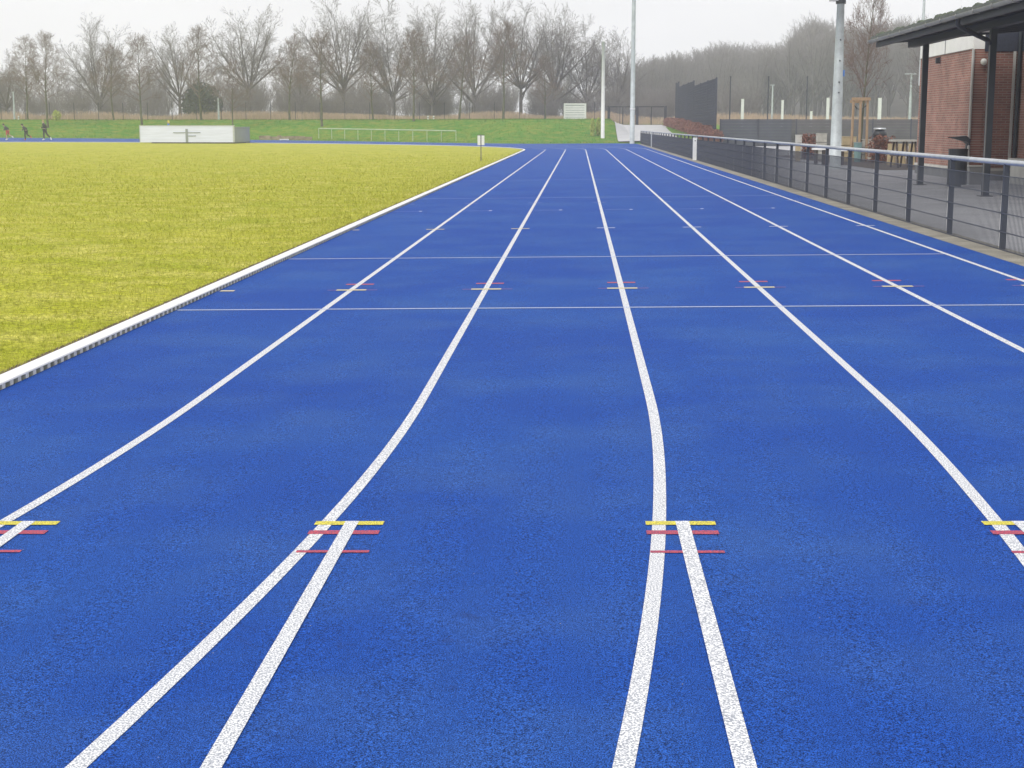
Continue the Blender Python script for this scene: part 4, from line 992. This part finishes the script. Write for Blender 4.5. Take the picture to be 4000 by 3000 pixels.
# ------------------------------------------------------------------ people
def skin_obj(name, joints, edges, m_, parent, sub=2, root=0):
    me = bpy.data.meshes.new(name); me.from_pydata([j[:3] for j in joints], edges, []); me.materials.append(MT[m_])
    o = bpy.data.objects.new(name, me); COL.objects.link(o); o.parent = parent
    md = o.modifiers.new('skin', 'SKIN'); md.use_smooth_shade = True
    lay = me.skin_vertices[0].data
    for i, j in enumerate(joints): lay[i].radius = (j[3], j[4] if len(j) > 4 else j[3]); lay[i].use_root = (i == root)
    s_ = o.modifiers.new('sub', 'SUBSURF'); s_.levels = sub; s_.render_levels = sub
    return o
def person(label, loc, h, J, top, legs, legm, shoe, hair, bare_legs=False, cap=None):
    """J: joint dict in metres for a 1.75 m figure facing -X; scaled to h"""
    t = thing('person', label, 'person', loc); k = h/1.75; t.scale = (k, k, k)
    g = lambda n: J[n]
    def jj(n, *r): return (*J[n], *r)
    names = ['pelvis', 'waist', 'chest', 'neck', 'head', 'crown', 'sl', 'el', 'wl', 'hl', 'sr', 'er', 'wr', 'hr', 'pl', 'kl', 'al', 'fl', 'pr', 'kr', 'ar', 'fr']
    rad = dict(pelvis=(.13,.10), waist=(.115,.09), chest=(.15,.105), neck=(.055,), head=(.085,.075), crown=(.07,.06), sl=(.06,), el=(.042,), wl=(.03,), hl=(.032,), sr=(.06,), er=(.042,), wr=(.03,), hr=(.032,),
               pl=(.085,), kl=(.058,), al=(.04,), fl=(.035,), pr=(.085,), kr=(.058,), ar=(.04,), fr=(.035,))
    E_ = [('pelvis','waist'),('waist','chest'),('chest','neck'),('neck','head'),('head','crown'),('chest','sl'),('sl','el'),('el','wl'),('wl','hl'),('chest','sr'),('sr','er'),('er','wr'),('wr','hr'),('pelvis','pl'),('pl','kl'),('kl','al'),('al','fl'),('pelvis','pr'),('pr','kr'),('kr','ar'),('ar','fr')]
    ix = {n: i for i, n in enumerate(names)}
    skin_obj('body', [jj(n, *rad[n]) for n in names], [(ix[a], ix[c]) for a, c in E_], 'skin', t)
    def sub_(nm, keys, ed, m_, grow):
        ii = {n: i for i, n in enumerate(keys)}
        skin_obj(nm, [jj(n, *[x+grow for x in rad[n]]) for n in keys], [(ii[a], ii[c]) for a, c in ed], m_, t)
    up_ = ['pelvis','waist','chest','neck','sl','el','wl','sr','er','wr']
    sub_('jacket', up_, [e for e in E_ if e[0] in up_ and e[1] in up_], top, .022)
    lo_ = ['pelvis','pl','kl','pr','kr'] + ([] if bare_legs else ['al','ar'])
    sub_('shorts' if bare_legs else 'trousers', lo_, [e for e in E_ if e[0] in lo_ and e[1] in lo_], legm, .018)
    for s_ in 'lr':
        a, f = Vector(J['a'+s_]), Vector(J['f'+s_]); b = MB(); d_ = (f-a).normalized()
        b.tube([a-d_*.05, a+d_*.02, a.lerp(f, .6), f+d_*.05], [.045, .06, .052, .03], 8); b.build('shoe', shoe, t, True)
    c, hd = Vector(J['crown']), Vector(J['head'])
    b = MB(); b.ball(c+Vector((.02, 0, -.005)), .105, 12, 8, (1.0, .9, .85)); b.ball(hd+Vector((.055, 0, .0)), .085, 10, 6); b.build('hair' if not cap else 'cap', hair if not cap else cap, t, True)
    f_ = hd+Vector((-.088, 0, .005)); b = MB(); b.ball(f_+Vector((-.006, 0, -.005)), .017, 6, 4, (1.3, .8, 1.2)); b.build('nose', 'skin', t)
    for sy_ in (-1, 1): b = MB(); b.ball(hd+Vector((-.078, sy_*.032, .028)), .011, 6, 4); b.build('eye', 'black', t)
    b = MB(); b.box(f_.x-.004, f_.x+.012, f_.y-.022, f_.y+.022, f_.z-.05, f_.z-.042); b.build('mouth', 'cloth_red', t)
    return t
stride = dict(pelvis=(0,0,.93), waist=(-.03,0,1.08), chest=(-.06,0,1.32), neck=(-.09,0,1.48), head=(-.12,0,1.60), crown=(-.115,0,1.68),
    sl=(-.07,-.19,1.38), el=(-.02,-.23,1.12), wl=(-.24,-.20,1.05), hl=(-.31,-.19,1.07), sr=(-.07,.19,1.38), er=(.10,.23,1.15), wr=(-.02,.21,.95), hr=(-.07,.2,.90),
    pl=(-.01,-.09,.88), kl=(-.06,-.09,.48), al=(-.04,-.09,.08), fl=(-.16,-.09,.035), pr=(.02,.09,.88), kr=(.16,.09,.52), ar=(.46,.09,.20), fr=(.52,.09,.07))
lean = dict(stride); lean.update(waist=(-.08,0,1.05), chest=(-.22,0,1.26), neck=(-.32,0,1.39), head=(-.40,0,1.49), crown=(-.41,0,1.57), sl=(-.22,-.19,1.31), el=(-.16,-.24,1.07), wl=(-.36,-.2,.98), hl=(-.42,-.19,1.0),
    sr=(-.22,.19,1.31), er=(.04,.23,1.14), wr=(-.06,.21,.94), hr=(-.12,.2,.90), kl=(-.10,-.09,.50), kr=(.10,.09,.50), ar=(.42,.09,.36), fr=(.50,.09,.25))
stand = dict(stride); stand.update(waist=(0,0,1.08), chest=(0,0,1.32), neck=(0,0,1.49), head=(-.02,0,1.61), crown=(-.01,0,1.69), sl=(0,-.19,1.4), el=(.02,-.25,1.12), wl=(-.02,-.24,.88), hl=(-.03,-.23,.80), sr=(0,.19,1.4), er=(.02,.25,1.12), wr=(-.02,.24,.88), hr=(-.03,.23,.80),
    kl=(-.01,-.1,.48), al=(0,-.1,.08), fl=(-.12,-.1,.035), kr=(.0,.1,.48), ar=(.01,.1,.08), fr=(-.11,.1,.035), pr=(.0,.09,.88))
def onroad(px, Y): q = at(px, 545, Y); return (q.x, Y, float(zt(q.x, Y)))
person('runner in dark hooded top and red shorts, nearest the left edge of the picture', onroad(31, 131.5), 1.50, lean, 'cloth_grey', None, 'cloth_red', 'white', 'hair_dark', bare_legs=True)
person('leaning runner in charcoal top and black trousers, in the middle of the three runners', onroad(103, 131.8), 1.50, lean, 'cloth_grey', None, 'cloth_black', 'cloth_red', 'hair_dark')
person('tall upright runner in black with blond hair and white shoes, behind the other two', onroad(176, 132.2), 1.74, stride, 'cloth_black', None, 'cloth_black', 'white', 'hair_blond')
q = at(660, 540, 133.5); person('person in blue jacket and yellow hat showing above the long white box', (q.x, 133.5, float(zt(q.x, 133.5))), 1.70, stand, 'cloth_blue', None, 'cloth_black', 'white', 'hair_blond', cap='cloth_yellow')

# ------------------------------------------------------------------ damp air
b = MB(); b.box(-445, 445, -90, 668, -1.5, 48); hz = b.build('haze', []); struct(hz, 'stuff')
HM = bpy.data.materials.new('damp_air'); HM.use_nodes = True; t_ = HM.node_tree; t_.nodes.clear()
pv = t_.nodes.new('ShaderNodeVolumePrincipled'); pv.inputs['Color'].default_value = (.97, .98, 1, 1); pv.inputs['Density'].default_value = .00105
ou = t_.nodes.new('ShaderNodeOutputMaterial'); t_.links.new(pv.outputs[0], ou.inputs['Volume']); hz.data.materials.append(HM)
